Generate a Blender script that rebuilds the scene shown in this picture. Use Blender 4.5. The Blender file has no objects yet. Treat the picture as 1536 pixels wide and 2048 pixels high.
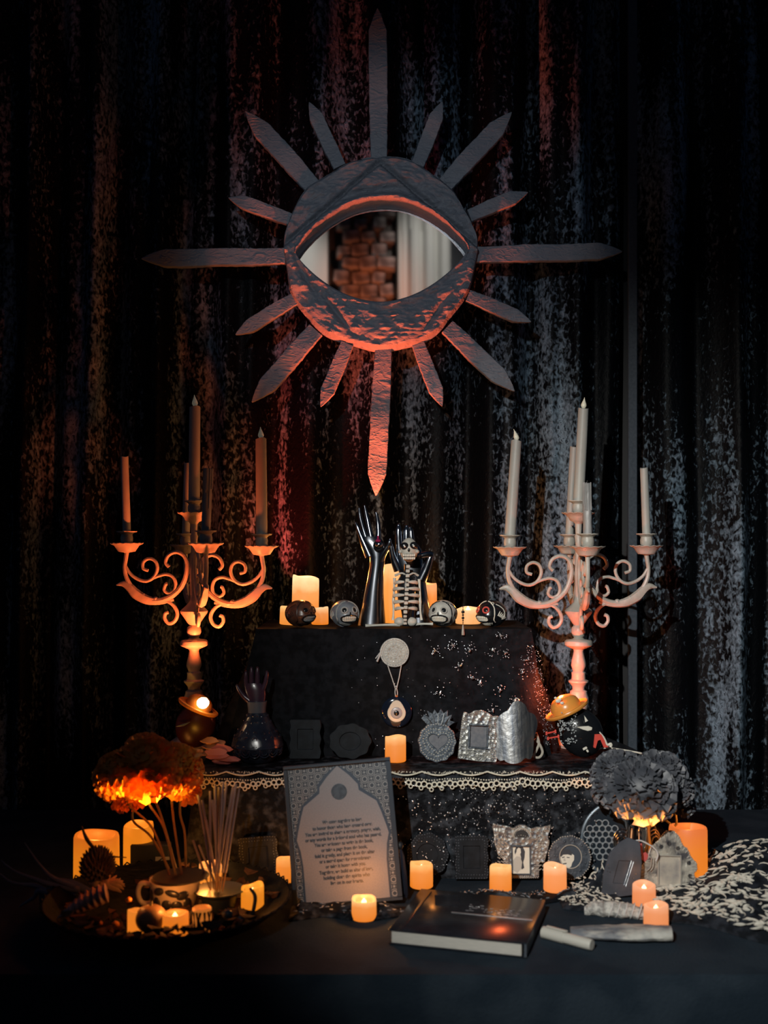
import bpy, math, random
from mathutils import Vector, Matrix, Euler, noise
PI = math.pi
RND = random.Random(7)
scn = bpy.context.scene
COL = scn.collection

# ------------------------------------------------------------ camera, world, lights, exposure
F, HX, HY, CZ = 2200.0, 768.0, 1080.0, 1.35        # focal length in pixels, principal point, camera height
TZ, MZ, UZ = 0.73, 0.92, 1.172                      # table, middle tier and upper tier surfaces

def W(px, py, D):
    return Vector(((px - HX) / F * D, D, CZ - (py - HY) / F * D))

def S(D):
    return D / F

cam = bpy.data.objects.new('camera', bpy.data.cameras.new('camera'))
COL.objects.link(cam)
cam.location = (0, 0, CZ)
cam.rotation_euler = (PI / 2, 0, 0)
cam.data.sensor_width = 36
cam.data.sensor_height = 36
cam.data.sensor_fit = 'AUTO'
cam.data.lens = 36 * F / 2048
cam.data.shift_y = (HY - 1024) / 2048
cam.data.clip_start = 0.05
cam.data.dof.use_dof = True
cam.data.dof.focus_distance = 2.33
cam.data.dof.aperture_fstop = 3.2
scn.camera = cam
scn.view_settings.view_transform = 'Standard'
scn.view_settings.look = 'None'
scn.view_settings.exposure = 0.0
scn.view_settings.gamma = 1.0
scn.view_settings.use_curve_mapping = False

world = bpy.data.worlds.new('dim_hall')
scn.world = world
world.use_nodes = True
world.node_tree.nodes['Background'].inputs[0].default_value = (0.22, 0.52, 1.0, 1)
world.node_tree.nodes['Background'].inputs[1].default_value = 0.03

def lamp(name, kind, loc, energy, color, target=None, size=0.02, angle=40, blend=0.8):
    d = bpy.data.lights.new(name, kind)
    d.energy = energy
    d.color = color
    d.shadow_soft_size = size
    if kind == 'SPOT':
        d.spot_size = math.radians(angle)
        d.spot_blend = blend
    o = bpy.data.objects.new(name, d)
    COL.objects.link(o)
    o.location = loc
    if target is not None:
        o.rotation_euler = (Vector(target) - Vector(loc)).to_track_quat('-Z', 'Y').to_euler()
    return o

lamp('stage_spot', 'SPOT', (-0.40, 0.0, CZ + 0.56), 205, (0.98, 0.97, 0.90), W(1400, 1420, 2.2), 0.012, 46, 0.95)
lamp('eye_spot', 'SPOT', (-0.36, 0.0, CZ + 0.60), 42, (0.84, 0.92, 1.0), W(790, 500, 2.5), 0.015, 24, 0.7)
lamp('red_uplight', 'SPOT', W(705, 1200, 2.425), 72, (1.0, 0.12, 0.045), W(765, 520, 2.46), 0.012, 48, 0.6)
lamp('amber_lamp', 'SPOT', W(418, 1392, 2.17), 16, (1.0, 0.15, 0.035), W(388, 1140, 2.28), 0.008, 84, 0.7)
lamp('red_curtain_fill', 'SPOT', W(487, 1335, 2.50), 48, (1.0, 0.07, 0.045), W(590, 970, 2.64), 0.006, 36, 0.9)  # added spot behind the upper step to redden the curtain; no fixture there
lamp('ember_lamp', 'POINT', W(1112, 1372, 2.19), 1.9, (1.0, 0.14, 0.04), None, 0.006)
lamp('drape_spot', 'SPOT', (0.55, 0.2, 4.4), 200, (1.0, 0.95, 0.88), (0.28, -1.6, 3.0), 0.1, 20, 0.8)
lamp('drape_spot', 'SPOT', (-1.0, 0.2, 4.4), 260, (1.0, 0.95, 0.88), (-0.55, -1.6, 3.0), 0.1, 16, 0.8)
lamp('brick_spot', 'SPOT', (-0.1, -0.2, 2.0), 95, (1.0, 0.25, 0.09), (-0.1, -1.6, 2.75), 0.03, 30, 0.9)

# ------------------------------------------------------------ materials
MATS = {}

def mat(name, col, rough=0.5, metal=0.0, col2=None, nscale=20, nstretch=(1, 1, 1), bump=0, bscale=60, emit=None,
        estr=1.0, spec=0.5, coat=0, sheen=0, lo=0.4, hi=0.6, detail=4, bstretch=(1, 1, 1), trans=0, bkind='noise', alpha=1):
    if name in MATS:
        return MATS[name]
    m = bpy.data.materials.new(name)
    m.use_nodes = True
    nt = m.node_tree
    b = nt.nodes['Principled BSDF']
    I = b.inputs
    I['Base Color'].default_value = (*col, 1)
    I['Roughness'].default_value = rough
    I['Metallic'].default_value = metal
    I['Specular IOR Level'].default_value = spec
    I['Coat Weight'].default_value = coat
    I['Sheen Weight'].default_value = sheen
    I['Transmission Weight'].default_value = trans
    tc = None

    def coords(st):
        nonlocal tc
        if tc is None:
            tc = nt.nodes.new('ShaderNodeTexCoord')
        mp = nt.nodes.new('ShaderNodeMapping')
        mp.inputs['Scale'].default_value = st
        nt.links.new(tc.outputs['Object'], mp.inputs['Vector'])
        return mp.outputs[0]
    if col2 is not None:
        n = nt.nodes.new('ShaderNodeTexNoise')
        n.inputs['Scale'].default_value = nscale
        n.inputs['Detail'].default_value = detail
        nt.links.new(coords(nstretch), n.inputs['Vector'])
        r = nt.nodes.new('ShaderNodeValToRGB')
        r.color_ramp.elements[0].position = lo
        r.color_ramp.elements[1].position = hi
        r.color_ramp.elements[0].color = (*col, 1)
        r.color_ramp.elements[1].color = (*col2, 1)
        nt.links.new(n.outputs['Fac'], r.inputs[0])
        nt.links.new(r.outputs[0], I['Base Color'])
    if bump:
        if bkind == 'voronoi':
            n = nt.nodes.new('ShaderNodeTexVoronoi')
            n.inputs['Scale'].default_value = bscale
            out = n.outputs['Distance']
        else:
            n = nt.nodes.new('ShaderNodeTexNoise')
            n.inputs['Scale'].default_value = bscale
            n.inputs['Detail'].default_value = 5
            n.inputs['Distortion'].default_value = 0.6 if bkind == 'wrinkle' else 0
            out = n.outputs['Fac']
        nt.links.new(coords(bstretch), n.inputs['Vector'])
        bp = nt.nodes.new('ShaderNodeBump')
        bp.inputs['Strength'].default_value = bump
        bp.inputs['Distance'].default_value = 0.004
        nt.links.new(out, bp.inputs['Height'])
        nt.links.new(bp.outputs[0], I['Normal'])
    if emit is not None:
        I['Emission Color'].default_value = (*emit, 1)
        I['Emission Strength'].default_value = estr
    MATS[name] = m
    return m

def wax_mat(name, bot, top, strength, h):
    """lit LED candle: light emitted through the wax, paler towards the bulb near the top"""
    m = bpy.data.materials.new(name)
    m.use_nodes = True
    nt = m.node_tree
    b = nt.nodes['Principled BSDF']
    b.inputs['Base Color'].default_value = (0.10, 0.04, 0.02, 1)
    b.inputs['Roughness'].default_value = 0.5
    tc = nt.nodes.new('ShaderNodeTexCoord')
    sp = nt.nodes.new('ShaderNodeSeparateXYZ')
    nt.links.new(tc.outputs['Object'], sp.inputs[0])
    no = nt.nodes.new('ShaderNodeTexNoise')
    no.inputs['Scale'].default_value = 45
    nt.links.new(tc.outputs['Object'], no.inputs['Vector'])
    ma = nt.nodes.new('ShaderNodeMath')
    ma.operation = 'MULTIPLY_ADD'
    ma.inputs[1].default_value = 1.0 / h
    nt.links.new(sp.outputs[2], ma.inputs[0])
    m2 = nt.nodes.new('ShaderNodeMath')
    m2.operation = 'MULTIPLY_ADD'
    m2.inputs[1].default_value = 0.3
    m2.inputs[2].default_value = -0.15
    nt.links.new(no.outputs['Fac'], m2.inputs[0])
    nt.links.new(m2.outputs[0], ma.inputs[2])
    r = nt.nodes.new('ShaderNodeValToRGB')
    e = r.color_ramp.elements
    e[0].position = 0.05
    e[0].color = (*bot, 1)
    e[1].position = 0.95
    e[1].color = (*top, 1)
    x = e.new(0.62)
    x.color = (bot[0] * .8 + top[0] * .2, bot[1] * .8 + top[1] * .2, bot[2] * .8 + top[2] * .2, 1)
    nt.links.new(ma.outputs[0], r.inputs[0])
    nt.links.new(r.outputs[0], b.inputs['Emission Color'])
    b.inputs['Emission Strength'].default_value = strength
    return m

cream = mat('aged_cream_paint', (0.36, 0.34, 0.30), 0.42, 0, (0.44, 0.41, 0.37), 30, bump=0.25, bscale=90)
wax = mat('grey_wax', (0.33, 0.33, 0.31), 0.5, 0, (0.40, 0.39, 0.36), 40, (1, 1, 0.2), bump=0.15, bscale=60)
wax_aged = mat('melted_grey_wax', (0.22, 0.22, 0.22), 0.4, 0, (0.30, 0.29, 0.29), 60, (1, 1, 0.15), bump=0.5, bscale=90, bstretch=(1, 1, 0.2))
flame_plastic = mat('cream_bulb_plastic', (0.80, 0.76, 0.62), 0.35, emit=(0.9, 0.8, 0.55), estr=0.06)
tin = mat('embossed_tin', (0.30, 0.30, 0.28), 0.42, 0.6, (0.11, 0.12, 0.14), 110, bump=0.5, bscale=130, bkind='voronoi')
tin_dark = mat('dark_tin', (0.040, 0.052, 0.070), 0.45, 0.35, (0.075, 0.09, 0.11), 60, bump=0.5, bscale=110)
tin_plain = mat('brushed_tin', (0.24, 0.24, 0.24), 0.36, 0.9, (0.10, 0.11, 0.13), 30, (6, 6, 0.6), bump=0.2, bscale=80, lo=.35, hi=.65)
tin_bead = mat('tin_beads', (0.60, 0.58, 0.53), 0.32, 0.6)
chrome = mat('dark_chrome', (0.25, 0.27, 0.31), 0.2, 1.0)
silver = mat('polished_silver', (0.55, 0.55, 0.55), 0.1, 1.0)
glass_panel = mat('grey_backing', (0.085, 0.09, 0.11), 0.5, 0, (0.12, 0.12, 0.135), 200)
black_cloth = mat('black_cloth', (0.004, 0.0045, 0.006), 0.8, 0, (0.009, 0.010, 0.013), 60, bump=0.3, bscale=120, spec=0.08)
table_cloth = mat('dull_black_tablecloth', (0.012, 0.020, 0.030), 0.9, 0, (0.020, 0.030, 0.042), 12, bump=0.3, bscale=200, spec=0.08)
sheer_cloth = mat('crushed_black_net', (0.004, 0.005, 0.007), 0.6, 0, (0.05, 0.058, 0.072), 55, bump=0.8, bscale=70, lo=.48, hi=.75, spec=0.08)
black_paint = mat('black_gloss', (0.008, 0.009, 0.011), 0.22)
black_matte = mat('black_matte', (0.012, 0.012, 0.014), 0.6)
white_paint = mat('bone_white_paint', (0.66, 0.63, 0.55), 0.4)
grey_paint = mat('slate_paint', (0.16, 0.18, 0.21), 0.35, 0, (0.22, 0.24, 0.27), 50)
pale_paint = mat('pale_skull_paint', (0.48, 0.46, 0.42), 0.35, 0, (0.56, 0.54, 0.49), 50)
brown_paint = mat('umber_paint', (0.07, 0.03, 0.02), 0.3, 0, (0.12, 0.05, 0.03), 50)
red_paint = mat('vermilion_paint', (0.62, 0.07, 0.05), 0.4)
lace_mat = mat('ivory_lace', (0.62, 0.60, 0.50), 0.7)
sequin = mat('silver_sequin', (0.65, 0.68, 0.72), 0.25, 0.8)
rope = mat('pale_cord', (0.48, 0.48, 0.48), 0.7)

# ------------------------------------------------------------ mesh builder
def catmull(pts, n=6):
    P = [Vector(p) for p in pts]
    P = [P[0] * 2 - P[1]] + P + [P[-1] * 2 - P[-2]]
    out = []
    for i in range(1, len(P) - 2):
        for k in range(n):
            t = k / n
            a, b, c, d = P[i - 1], P[i], P[i + 1], P[i + 2]
            out.append(0.5 * ((2 * b) + (c - a) * t + (2 * a - 5 * b + 4 * c - d) * t * t + (3 * b - a - 3 * c + d) * t ** 3))
    out.append(P[-2].copy())
    return out

class MB:
    def __init__(self):
        self.v, self.f = [], []

    def add(self, vs, fs):
        k = len(self.v)
        self.v += [Vector(p) for p in vs]
        self.f += [tuple(i + k for i in f) for f in fs]
        return self

    def box(self, c, size, R=None, taper=1.0, bev=0):
        sx, sy, sz = [a / 2 for a in size]
        c = Vector(c)
        R = R or Matrix.Identity(3)
        if not bev:
            vs = [(x * sx * (taper if z > 0 else 1), y * sy * (taper if z > 0 else 1), z * sz) for z in (-1, 1) for y in (-1, 1) for x in (-1, 1)]
            return self.add([c + R @ Vector(p) for p in vs], [(0, 2, 3, 1), (4, 5, 7, 6), (0, 1, 5, 4), (2, 6, 7, 3), (0, 4, 6, 2), (1, 3, 7, 5)])
        b = bev
        out = []
        for (z, ins) in ((-sz, b), (-sz + b, 0), (sz - b, 0), (sz, b)):
            k = 1 if z < 0 else taper
            X, Y = sx * k, sy * k
            c8 = [(X - ins - b * .5, -Y + ins), (X - ins, -Y + ins + b * .5), (X - ins, Y - ins - b * .5), (X - ins - b * .5, Y - ins),
                  (-X + ins + b * .5, Y - ins), (-X + ins, Y - ins - b * .5), (-X + ins, -Y + ins + b * .5), (-X + ins + b * .5, -Y + ins)]
            out.append([Vector((p[0], p[1], z)) for p in c8])
        return self.rings([[c + R @ p for p in r] for r in out], True)

    def rings(self, R, cap=True, closed=True):
        n = len(R[0])
        vs = [p for r in R for p in r]
        fs = []
        for i in range(len(R) - 1):
            for j in range(n if closed else n - 1):
                a, b = i * n + j, i * n + (j + 1) % n
                fs.append((a, b, b + n, a + n))
        if cap:
            fs.append(tuple(range(n - 1, -1, -1)))
            fs.append(tuple(range((len(R) - 1) * n, len(R) * n)))
        return self.add(vs, fs)

    def lathe(self, c, prof, n=24, cap=True, R=None, scallop=None):
        """prof = [(radius, z)], bottom to top"""
        c = Vector(c)
        R = R or Matrix.Identity(3)
        out = []
        for k, (r, z) in enumerate(prof):
            ring = []
            for j in range(n):
                a = 2 * PI * j / n
                rr, zz = r, z
                if scallop and k in scallop[0]:
                    rr = r * (1 + scallop[2] * math.cos(a * scallop[1]))
                    zz = z + scallop[3] * math.cos(a * scallop[1])
                ring.append(c + R @ Vector((rr * math.cos(a), rr * math.sin(a), zz)))
            out.append(ring)
        return self.rings(out, cap)

    def tube(self, pts, rad, n=8, flat=1.0, up=None, cap=True):
        P = [Vector(p) for p in pts]
        m = len(P)
        if not hasattr(rad, '__len__'):
            rad = [rad] * m
        elif len(rad) != m:
            q = []
            for i in range(m):
                t = i / (m - 1) * (len(rad) - 1)
                k = min(int(t), len(rad) - 2)
                q.append(rad[k] + (rad[k + 1] - rad[k]) * (t - k))
            rad = q
        t0 = (P[1] - P[0]).normalized()
        u = Vector(up) if up else (Vector((0, 0, 1)) if abs(t0.z) < 0.9 else Vector((1, 0, 0)))
        u = (u - t0 * u.dot(t0)).normalized()
        out = []
        for i in range(m):
            t = (P[min(i + 1, m - 1)] - P[max(i - 1, 0)])
            t = t.normalized() if t.length > 1e-9 else t0
            u = u - t * u.dot(t)
            u = u.normalized() if u.length > 1e-9 else t.orthogonal().normalized()
            w = t.cross(u)
            out.append([P[i] + (u * math.cos(2 * PI * j / n) + w * math.sin(2 * PI * j / n) * flat) * rad[i] for j in range(n)])
        return self.rings(out, cap)

    def ball(self, c, r, R=None, n=12, m=8, fn=None):
        if not hasattr(r, '__len__'):
            r = (r, r, r)
        c = Vector(c)
        R = R or Matrix.Identity(3)
        out = []
        for i in range(m + 1):
            ph = -PI / 2 + PI * i / m
            rr = max(math.cos(ph), 0.02)
            ring = []
            for j in range(n):
                a = 2 * PI * j / n
                p = Vector((rr * math.cos(a), rr * math.sin(a), math.sin(ph)))
                k = fn(p) if fn else 1.0
                ring.append(c + R @ Vector((p.x * r[0] * k, p.y * r[1] * k, p.z * r[2] * k)))
            out.append(ring)
        return self.rings(out, True)

    def torus(self, c, Rr, r, n=24, m=8, rot=None, squash=1.0):
        c = Vector(c)
        rot = rot or Matrix.Identity(3)
        vs, fs = [], []
        for i in range(n):
            a = 2 * PI * i / n
            for j in range(m):
                b = 2 * PI * j / m
                q = Rr + r * math.cos(b)
                vs.append(c + rot @ Vector((q * math.cos(a), q * math.sin(a) * squash, r * math.sin(b))))
        for i in range(n):
            for j in range(m):
                fs.append((i * m + j, ((i + 1) % n) * m + j, ((i + 1) % n) * m + (j + 1) % m, i * m + (j + 1) % m))
        return self.add(vs, fs)

    def plate(self, outl, t, hole=None, y0=0.0, dome=0):
        """upright plate in the xz plane, front face at y0, thickness t backwards; outline [(x, z)]; optional hole of equal count"""
        n = len(outl)
        def ring(o, y, k=1.0):
            return [Vector((p[0], y, p[1])) for p in o]
        e = t * 0.3
        cx = sum(p[0] for p in outl) / n
        cz = sum(p[1] for p in outl) / n
        def ins(o, sgn):
            out = []
            for p in o:
                d = Vector((p[0] - cx, p[1] - cz))
                L = max(d.length, 1e-6)
                out.append((p[0] - d.x / L * e * sgn, p[1] - d.y / L * e * sgn))
            return out
        if hole:
            R = [ring(hole, y0 + t), ring(hole, y0 + e), ring(ins(hole, -1), y0), ring(ins(outl, 1), y0), ring(outl, y0 + e), ring(outl, y0 + t)]
            vs = [p for r in R for p in r]
            fs = []
            m = len(R)
            for i in range(m):
                for j in range(n):
                    a, b = i * n + j, i * n + (j + 1) % n
                    c2, d2 = ((i + 1) % m) * n + j, ((i + 1) % m) * n + (j + 1) % n
                    fs.append((a, b, d2, c2))
            return self.add(vs, fs)
        return self.rings([ring(outl, y0 + t), ring(outl, y0 + e), ring(ins(outl, 1), y0)], True)

    def grid(self, fn, nu, nv, closed=False):
        vs = [fn(i / (nu - 1), j / (nv - 1)) for j in range(nv) for i in range(nu)]
        fs = [(j * nu + i, j * nu + i + 1, (j + 1) * nu + i + 1, (j + 1) * nu + i) for j in range(nv - 1) for i in range(nu - 1)]
        return self.add(vs, fs)

    def build(self, name, m, parent=None, smooth=True, origin=None, kind=None, label=None):
        """vertices are given in world space when origin is set (or parent is unrotated at its origin); local otherwise"""
        me = bpy.data.meshes.new(name)
        o3 = Vector(origin) if origin is not None else Vector((0, 0, 0))
        me.from_pydata([p - o3 for p in self.v], [], self.f)
        if smooth:
            me.polygons.foreach_set('use_smooth', [True] * len(me.polygons))
        for mm in (m if isinstance(m, (list, tuple)) else [m]):
            me.materials.append(mm)
        me.update()
        if smooth:
            me.set_sharp_from_angle(angle=math.radians(42))
        ob = bpy.data.objects.new(name, me)
        COL.objects.link(ob)
        if parent is not None:
            ob.parent = parent
        elif origin is not None:
            ob.location = origin
        if kind:
            ob['kind'] = kind
        if label:
            ob['label'] = label
        return ob

def thing(name, label, cat, loc, rot=(0, 0, 0), group=None):
    o = bpy.data.objects.new(name, None)
    COL.objects.link(o)
    o.empty_display_size = 0.02
    o.location = loc
    o.rotation_euler = rot
    o['label'] = label
    o['category'] = cat
    if group:
        o['group'] = group
    return o

def tag(o, label, cat, group=None):
    o['label'] = label
    o['category'] = cat
    if group:
        o['group'] = group
    return o

def rotY(a): return Matrix.Rotation(a, 3, 'Y')
def rotX(a): return Matrix.Rotation(a, 3, 'X')
def rotZ(a): return Matrix.Rotation(a, 3, 'Z')
def frameN(nrm, up=Vector((0, 0, 1))):
    """matrix whose local z is nrm"""
    z = Vector(nrm).normalized()
    x = up.cross(z)
    x = x.normalized() if x.length > 1e-6 else Vector((1, 0, 0))
    return Matrix((x, z.cross(x), z)).transposed()

FACE = Matrix.Rotation(PI / 2, 3, 'X')       # xy shapes stand upright, their z towards the camera

# ------------------------------------------------------------ the setting
def structure(name, mb, m, smooth=False):
    o = mb.build(name, m, smooth=smooth)
    o['kind'] = 'structure'
    return o

structure('floor', MB().box((0, 0, -0.05), (9, 8, 0.1)), mat('dark_floor', (0.03, 0.03, 0.035), 0.6, 0, (0.05, 0.05, 0.055), 8))
structure('wall_front', MB().box((0, -1.85, 2.1), (7, 0.1, 4.2)), mat('dark_wall', (0.02, 0.022, 0.027), 0.8))

# behind the camera, seen in the eye-shaped mirror: brick pier and pale drapes
pier = thing('brick_pier', 'rough brick pier glowing red in the mirror', 'pier', (-0.09, -1.6, 0))
brick_m = mat('rough_brick', (0.12, 0.09, 0.08), 0.8, 0, (0.60, 0.50, 0.45), 0.6, bump=0.6, bscale=4, detail=2)
r0 = random.Random(3)
brick0 = MB().box((0, 0, 0), (1, 1, 1), bev=0.07).build('brick', brick_m, pier, smooth=False)
first = True
for row in range(48):
    for k in range(3):
        x = -0.125 + k * 0.105 + (0.05 if row % 2 else 0) - 0.03
        bo = brick0 if first else brick0.copy()
        if not first:
            COL.objects.link(bo)
        first = False
        bo.location = (x, r0.uniform(-0.02, 0.03), 0.04 + row * 0.08)
        bo.scale = (r0.uniform(.07, .11), 0.12, r0.uniform(.05, .085))
        bo.rotation_euler = (0, r0.uniform(-.12, .12), r0.uniform(-.2, .2))
MB().box((0, -0.06, 2.0), (0.27, 0.08, 4.0)).build('mortar_core', mat('mortar', (0.1, 0.08, 0.07), 0.9), pier)

def drape(name, x0, x1, y, z0, z1, m, label, amp=0.03, per=0.12, seed=1, cat='drape', nz=24, dens=120, sag=0.0):
    ph = [random.Random(seed + i).uniform(0, 6.28) for i in range(6)]
    def fold(x, z):
        w = x + 0.012 * math.sin(z * 1.3 + ph[0]) + sag * 0.02 * noise.noise(Vector((x * 3, z * 0.6, seed)))
        a = amp * (0.62 * math.sin(2 * PI * w / per + ph[1] + 1.2 * math.sin(w * 7 + ph[2]))
                   + 0.38 * math.sin(2 * PI * w / (per * 0.47) + ph[3]) * (0.6 + 0.4 * math.sin(w * 5 + ph[5])))
        a += amp * 0.35 * noise.noise(Vector((x * 14, z * 1.1, seed)))
        return a
    nu = int((x1 - x0) * dens)
    def fn(u, v):
        x = x0 + (x1 - x0) * u
        z = z0 + (z1 - z0) * v
        return Vector((x, y + fold(x, z), z))
    b = MB().grid(fn, nu, nz)
    k = len(b.v)
    # back layer and edges so that the cloth has thickness
    b2 = MB().grid(lambda u, v: fn(u, v) + Vector((0, 0.004 if y > 0 else -0.004, 0)), nu, nz)
    b.v += b2.v
    b.f += [tuple(reversed([i + k for i in f])) for f in b2.f]
    for j in range(nz - 1):
        for i in (0, nu - 1):
            b.f.append((j * nu + i, (j + 1) * nu + i, (j + 1) * nu + i + k, j * nu + i + k))
    o = b.build(name, m)
    return tag(o, label, cat)

pale_m = mat('pale_drape_cloth', (0.55, 0.54, 0.50), 0.8)
drape('pale_drape', -0.95, -0.34, -1.62, 0.05, 4.0, pale_m, 'pale plain drape left of the brick pier in the mirror', 0.008, 0.3, 5, dens=60, nz=6)
drape('pleated_drape', 0.085, 0.40, -1.6, 0.05, 4.0, pale_m, 'pale pleated drape right of the brick pier in the mirror', 0.035, 0.095, 9, dens=200, nz=6)

# crushed velvet backdrop
def velvet(name):
    m = bpy.data.materials.new(name)
    m.use_nodes = True
    nt = m.node_tree
    b = nt.nodes['Principled BSDF']
    tc = nt.nodes.new('ShaderNodeTexCoord')
    def nz(scale, st, detail, dist=0):
        mp = nt.nodes.new('ShaderNodeMapping')
        mp.inputs['Scale'].default_value = st
        nt.links.new(tc.outputs['Object'], mp.inputs[0])
        n = nt.nodes.new('ShaderNodeTexNoise')
        n.inputs['Scale'].default_value = scale
        n.inputs['Detail'].default_value = detail
        n.inputs['Distortion'].default_value = dist
        nt.links.new(mp.outputs[0], n.inputs['Vector'])
        return n.outputs['Fac']
    fine = nz(115, (1, 1, 0.66), 4, 0.6)
    big = nz(7, (2.6, 1, 0.25), 3, 0.3)
    mul = nt.nodes.new('ShaderNodeMath')
    mul.operation = 'MULTIPLY_ADD'
    nt.links.new(big, mul.inputs[0])
    mul.inputs[1].default_value = 1.15
    nt.links.new(fine, mul.inputs[2])
    r = nt.nodes.new('ShaderNodeValToRGB')  # pale end paints the crushed pile's sheen into the base colour
    e = r.color_ramp.elements
    e[0].position = 0.90
    e[0].color = (0.0012, 0.0018, 0.003, 1)
    e[1].position = 1.24
    e[1].color = (0.20, 0.29, 0.38, 1)
    x = e.new(1.03)
    x.color = (0.030, 0.044, 0.062, 1)
    dv = nt.nodes.new('ShaderNodeMath')
    dv.operation = 'MULTIPLY'
    dv.inputs[1].default_value = 0.70
    nt.links.new(mul.outputs[0], dv.inputs[0])
    e[0].position, x.position, e[1].position = 0.77, 0.87, 1.0
    nt.links.new(dv.outputs[0], r.inputs[0])
    nt.links.new(r.outputs[0], b.inputs['Base Color'])
    b.inputs['Roughness'].default_value = 0.55
    b.inputs['Specular IOR Level'].default_value = 0.12
    bp = nt.nodes.new('ShaderNodeBump')
    bp.inputs['Strength'].default_value = 0.5
    bp.inputs['Distance'].default_value = 0.005
    nt.links.new(fine, bp.inputs['Height'])
    nt.links.new(bp.outputs[0], b.inputs['Normal'])
    return m

vel = velvet('crushed_velvet')
drape('velvet_curtain', -1.35, 0.572, 2.645, 0.03, 3.1, vel, 'crushed blue black velvet curtain hanging behind the eye mirror', 0.046, 0.165, 21, 'curtain', 70, 330, 1)
drape('velvet_curtain', 0.602, 1.35, 2.66, 0.03, 3.1, vel, 'crushed velvet curtain panel hanging right of the grey upright', 0.042, 0.13, 40, 'curtain', 70, 330, 1)
MB().box((0, 2.76, 1.6), (3.0, 0.02, 3.2)).build('backing_cloth', black_matte, smooth=False)
tag(bpy.data.objects['backing_cloth'], 'plain black backing cloth behind the velvet curtains', 'curtain')
MB().box((0.0, 0, 0), (0.021, 0.012, 3.06), bev=0.003).build('curtain_binding', mat('slate_webbing', (0.028, 0.042, 0.060), 0.7, 0, (0.04, 0.055, 0.075), 150), origin=(0, 0, 0))
o = bpy.data.objects['curtain_binding']
o.location = (0.587, 2.60, 1.56)
tag(o, 'straight slate grey upright strip between the two velvet curtains', 'upright')

# ------------------------------------------------------------ eye mirror
ED = 2.50
EC = W(760, 512, ED)
eye = thing('eye_mirror', 'papier mache eye with sixteen blade rays around a lens shaped mirror', 'mirror', EC)
es = S(ED)
def E(px, py, y=0.0):
    return Vector(((px - 760) * es, y, -(py - 512) * es))

crinkle = bpy.data.materials.new('crinkled_black_paper')
crinkle.use_nodes = True
nt = crinkle.node_tree
b = nt.nodes['Principled BSDF']
b.inputs['Base Color'].default_value = (0.18, 0.195, 0.225, 1)
b.inputs['Roughness'].default_value = 0.55
b.inputs['Specular IOR Level'].default_value = 0.3
tc = nt.nodes.new('ShaderNodeTexCoord')
prev = None
for (sc_, st, dist, strn) in ((19, (1, 1, 2.4), 2.0, 0.9), (75, (1, 1, 1.8), 1.2, 0.5)):
    mp = nt.nodes.new('ShaderNodeMapping')
    mp.inputs['Scale'].default_value = st
    mp.inputs['Rotation'].default_value = (0, 0.35, 0)
    nt.links.new(tc.outputs['Object'], mp.inputs[0])
    n = nt.nodes.new('ShaderNodeTexNoise')
    n.noise_type = 'RIDGED_MULTIFRACTAL'
    n.inputs['Scale'].default_value = sc_
    n.inputs['Detail'].default_value = 3
    n.inputs['Distortion'].default_value = dist
    nt.links.new(mp.outputs[0], n.inputs['Vector'])
    bp = nt.nodes.new('ShaderNodeBump')
    bp.inputs['Strength'].default_value = strn
    bp.inputs['Distance'].default_value = 0.003
    nt.links.new(n.outputs['Fac'], bp.inputs['Height'])
    if prev:
        nt.links.new(prev, bp.inputs['Normal'])
    prev = bp.outputs[0]
nt.links.new(prev, b.inputs['Normal'])

def sm(a, b, x):
    t = min(max((x - a) / (b - a), 0), 1)
    return t * t * (3 - 2 * t)

def lens_pt(t):
    u = math.cos(t)
    k = max(1 - u * u, 0) ** 0.92
    y = 96 * k if math.sin(t) >= 0 else -88 * k
    return (764 + 167 * u, 511 - y + (4 if math.sin(t) < 0 else 2) * (1 - abs(u)) - 4 * u)

def face_pt(v, t, raw=False):
    ix, iy = lens_pt(t)
    wob = 1 + 0.012 * math.sin(5 * t + 1) + 0.01 * math.sin(11 * t)
    ox, oy = 760 + 192 * wob * math.cos(t), 512 - 193 * wob * math.sin(t)
    vv = v
    x, y = ix + (ox - ix) * vv, iy + (oy - iy) * vv
    sn = math.sin(t)
    lip = 20 * sm(0, 0.10, v) - 6 * sm(0.10, 0.26, v)
    h = lip
    if sn >= 0:
        # lid fold: two straight creases from the top centre down towards both corners
        dx = abs(x - 760)
        line = 338 + dx * 0.86                # y of the crease at this x
        inside = sm(-7, 7, y - line)          # 1 below the crease (on the lid)
        h += 13 * inside * sm(0.0, 0.15, v) + 6 * (1 - inside)
        crease = math.exp(-((y - line + 5) / 6.0) ** 2)
        h -= 12 * crease * sm(0.1, 0.25, v)
        h -= 9 * math.exp(-((v - 0.28) / 0.09) ** 2) * inside * abs(sn)
    else:
        h += 10 * math.sin(PI * min(v, 1)) + 4
        for (x0, y0, x1, y1, d) in ((640, 590, 720, 690, 9), (900, 590, 830, 690, 9), (600, 545, 650, 620, 6)):
            L = math.hypot(x1 - x0, y1 - y0)
            tt = ((x - x0) * (x1 - x0) + (y - y0) * (y1 - y0)) / (L * L)
            if -0.1 < tt < 1.1:
                dd = ((x - x0) * (y1 - y0) - (y - y0) * (x1 - x0)) / L
                h -= d * math.exp(-(dd / 6) ** 2) * math.sin(PI * min(max(tt, 0), 1))
    h += 12
    h *= (1 - sm(0.9, 1.0, v)) * 0.55 + 0.45
    h = h * sm(-0.01, 0.085, v) - 2
    n = noise.fractal(Vector((x * 0.03 + 3, y * 0.055, 1.7)), 1.0, 2.0, 4) * 4.5 + abs(noise.noise(Vector((x * 0.06 + y * 0.02, y * 0.12, 7)))) * 5
    h += n * sm(0.02, 0.15, v)
    return E(x, y, -h * es)

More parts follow.
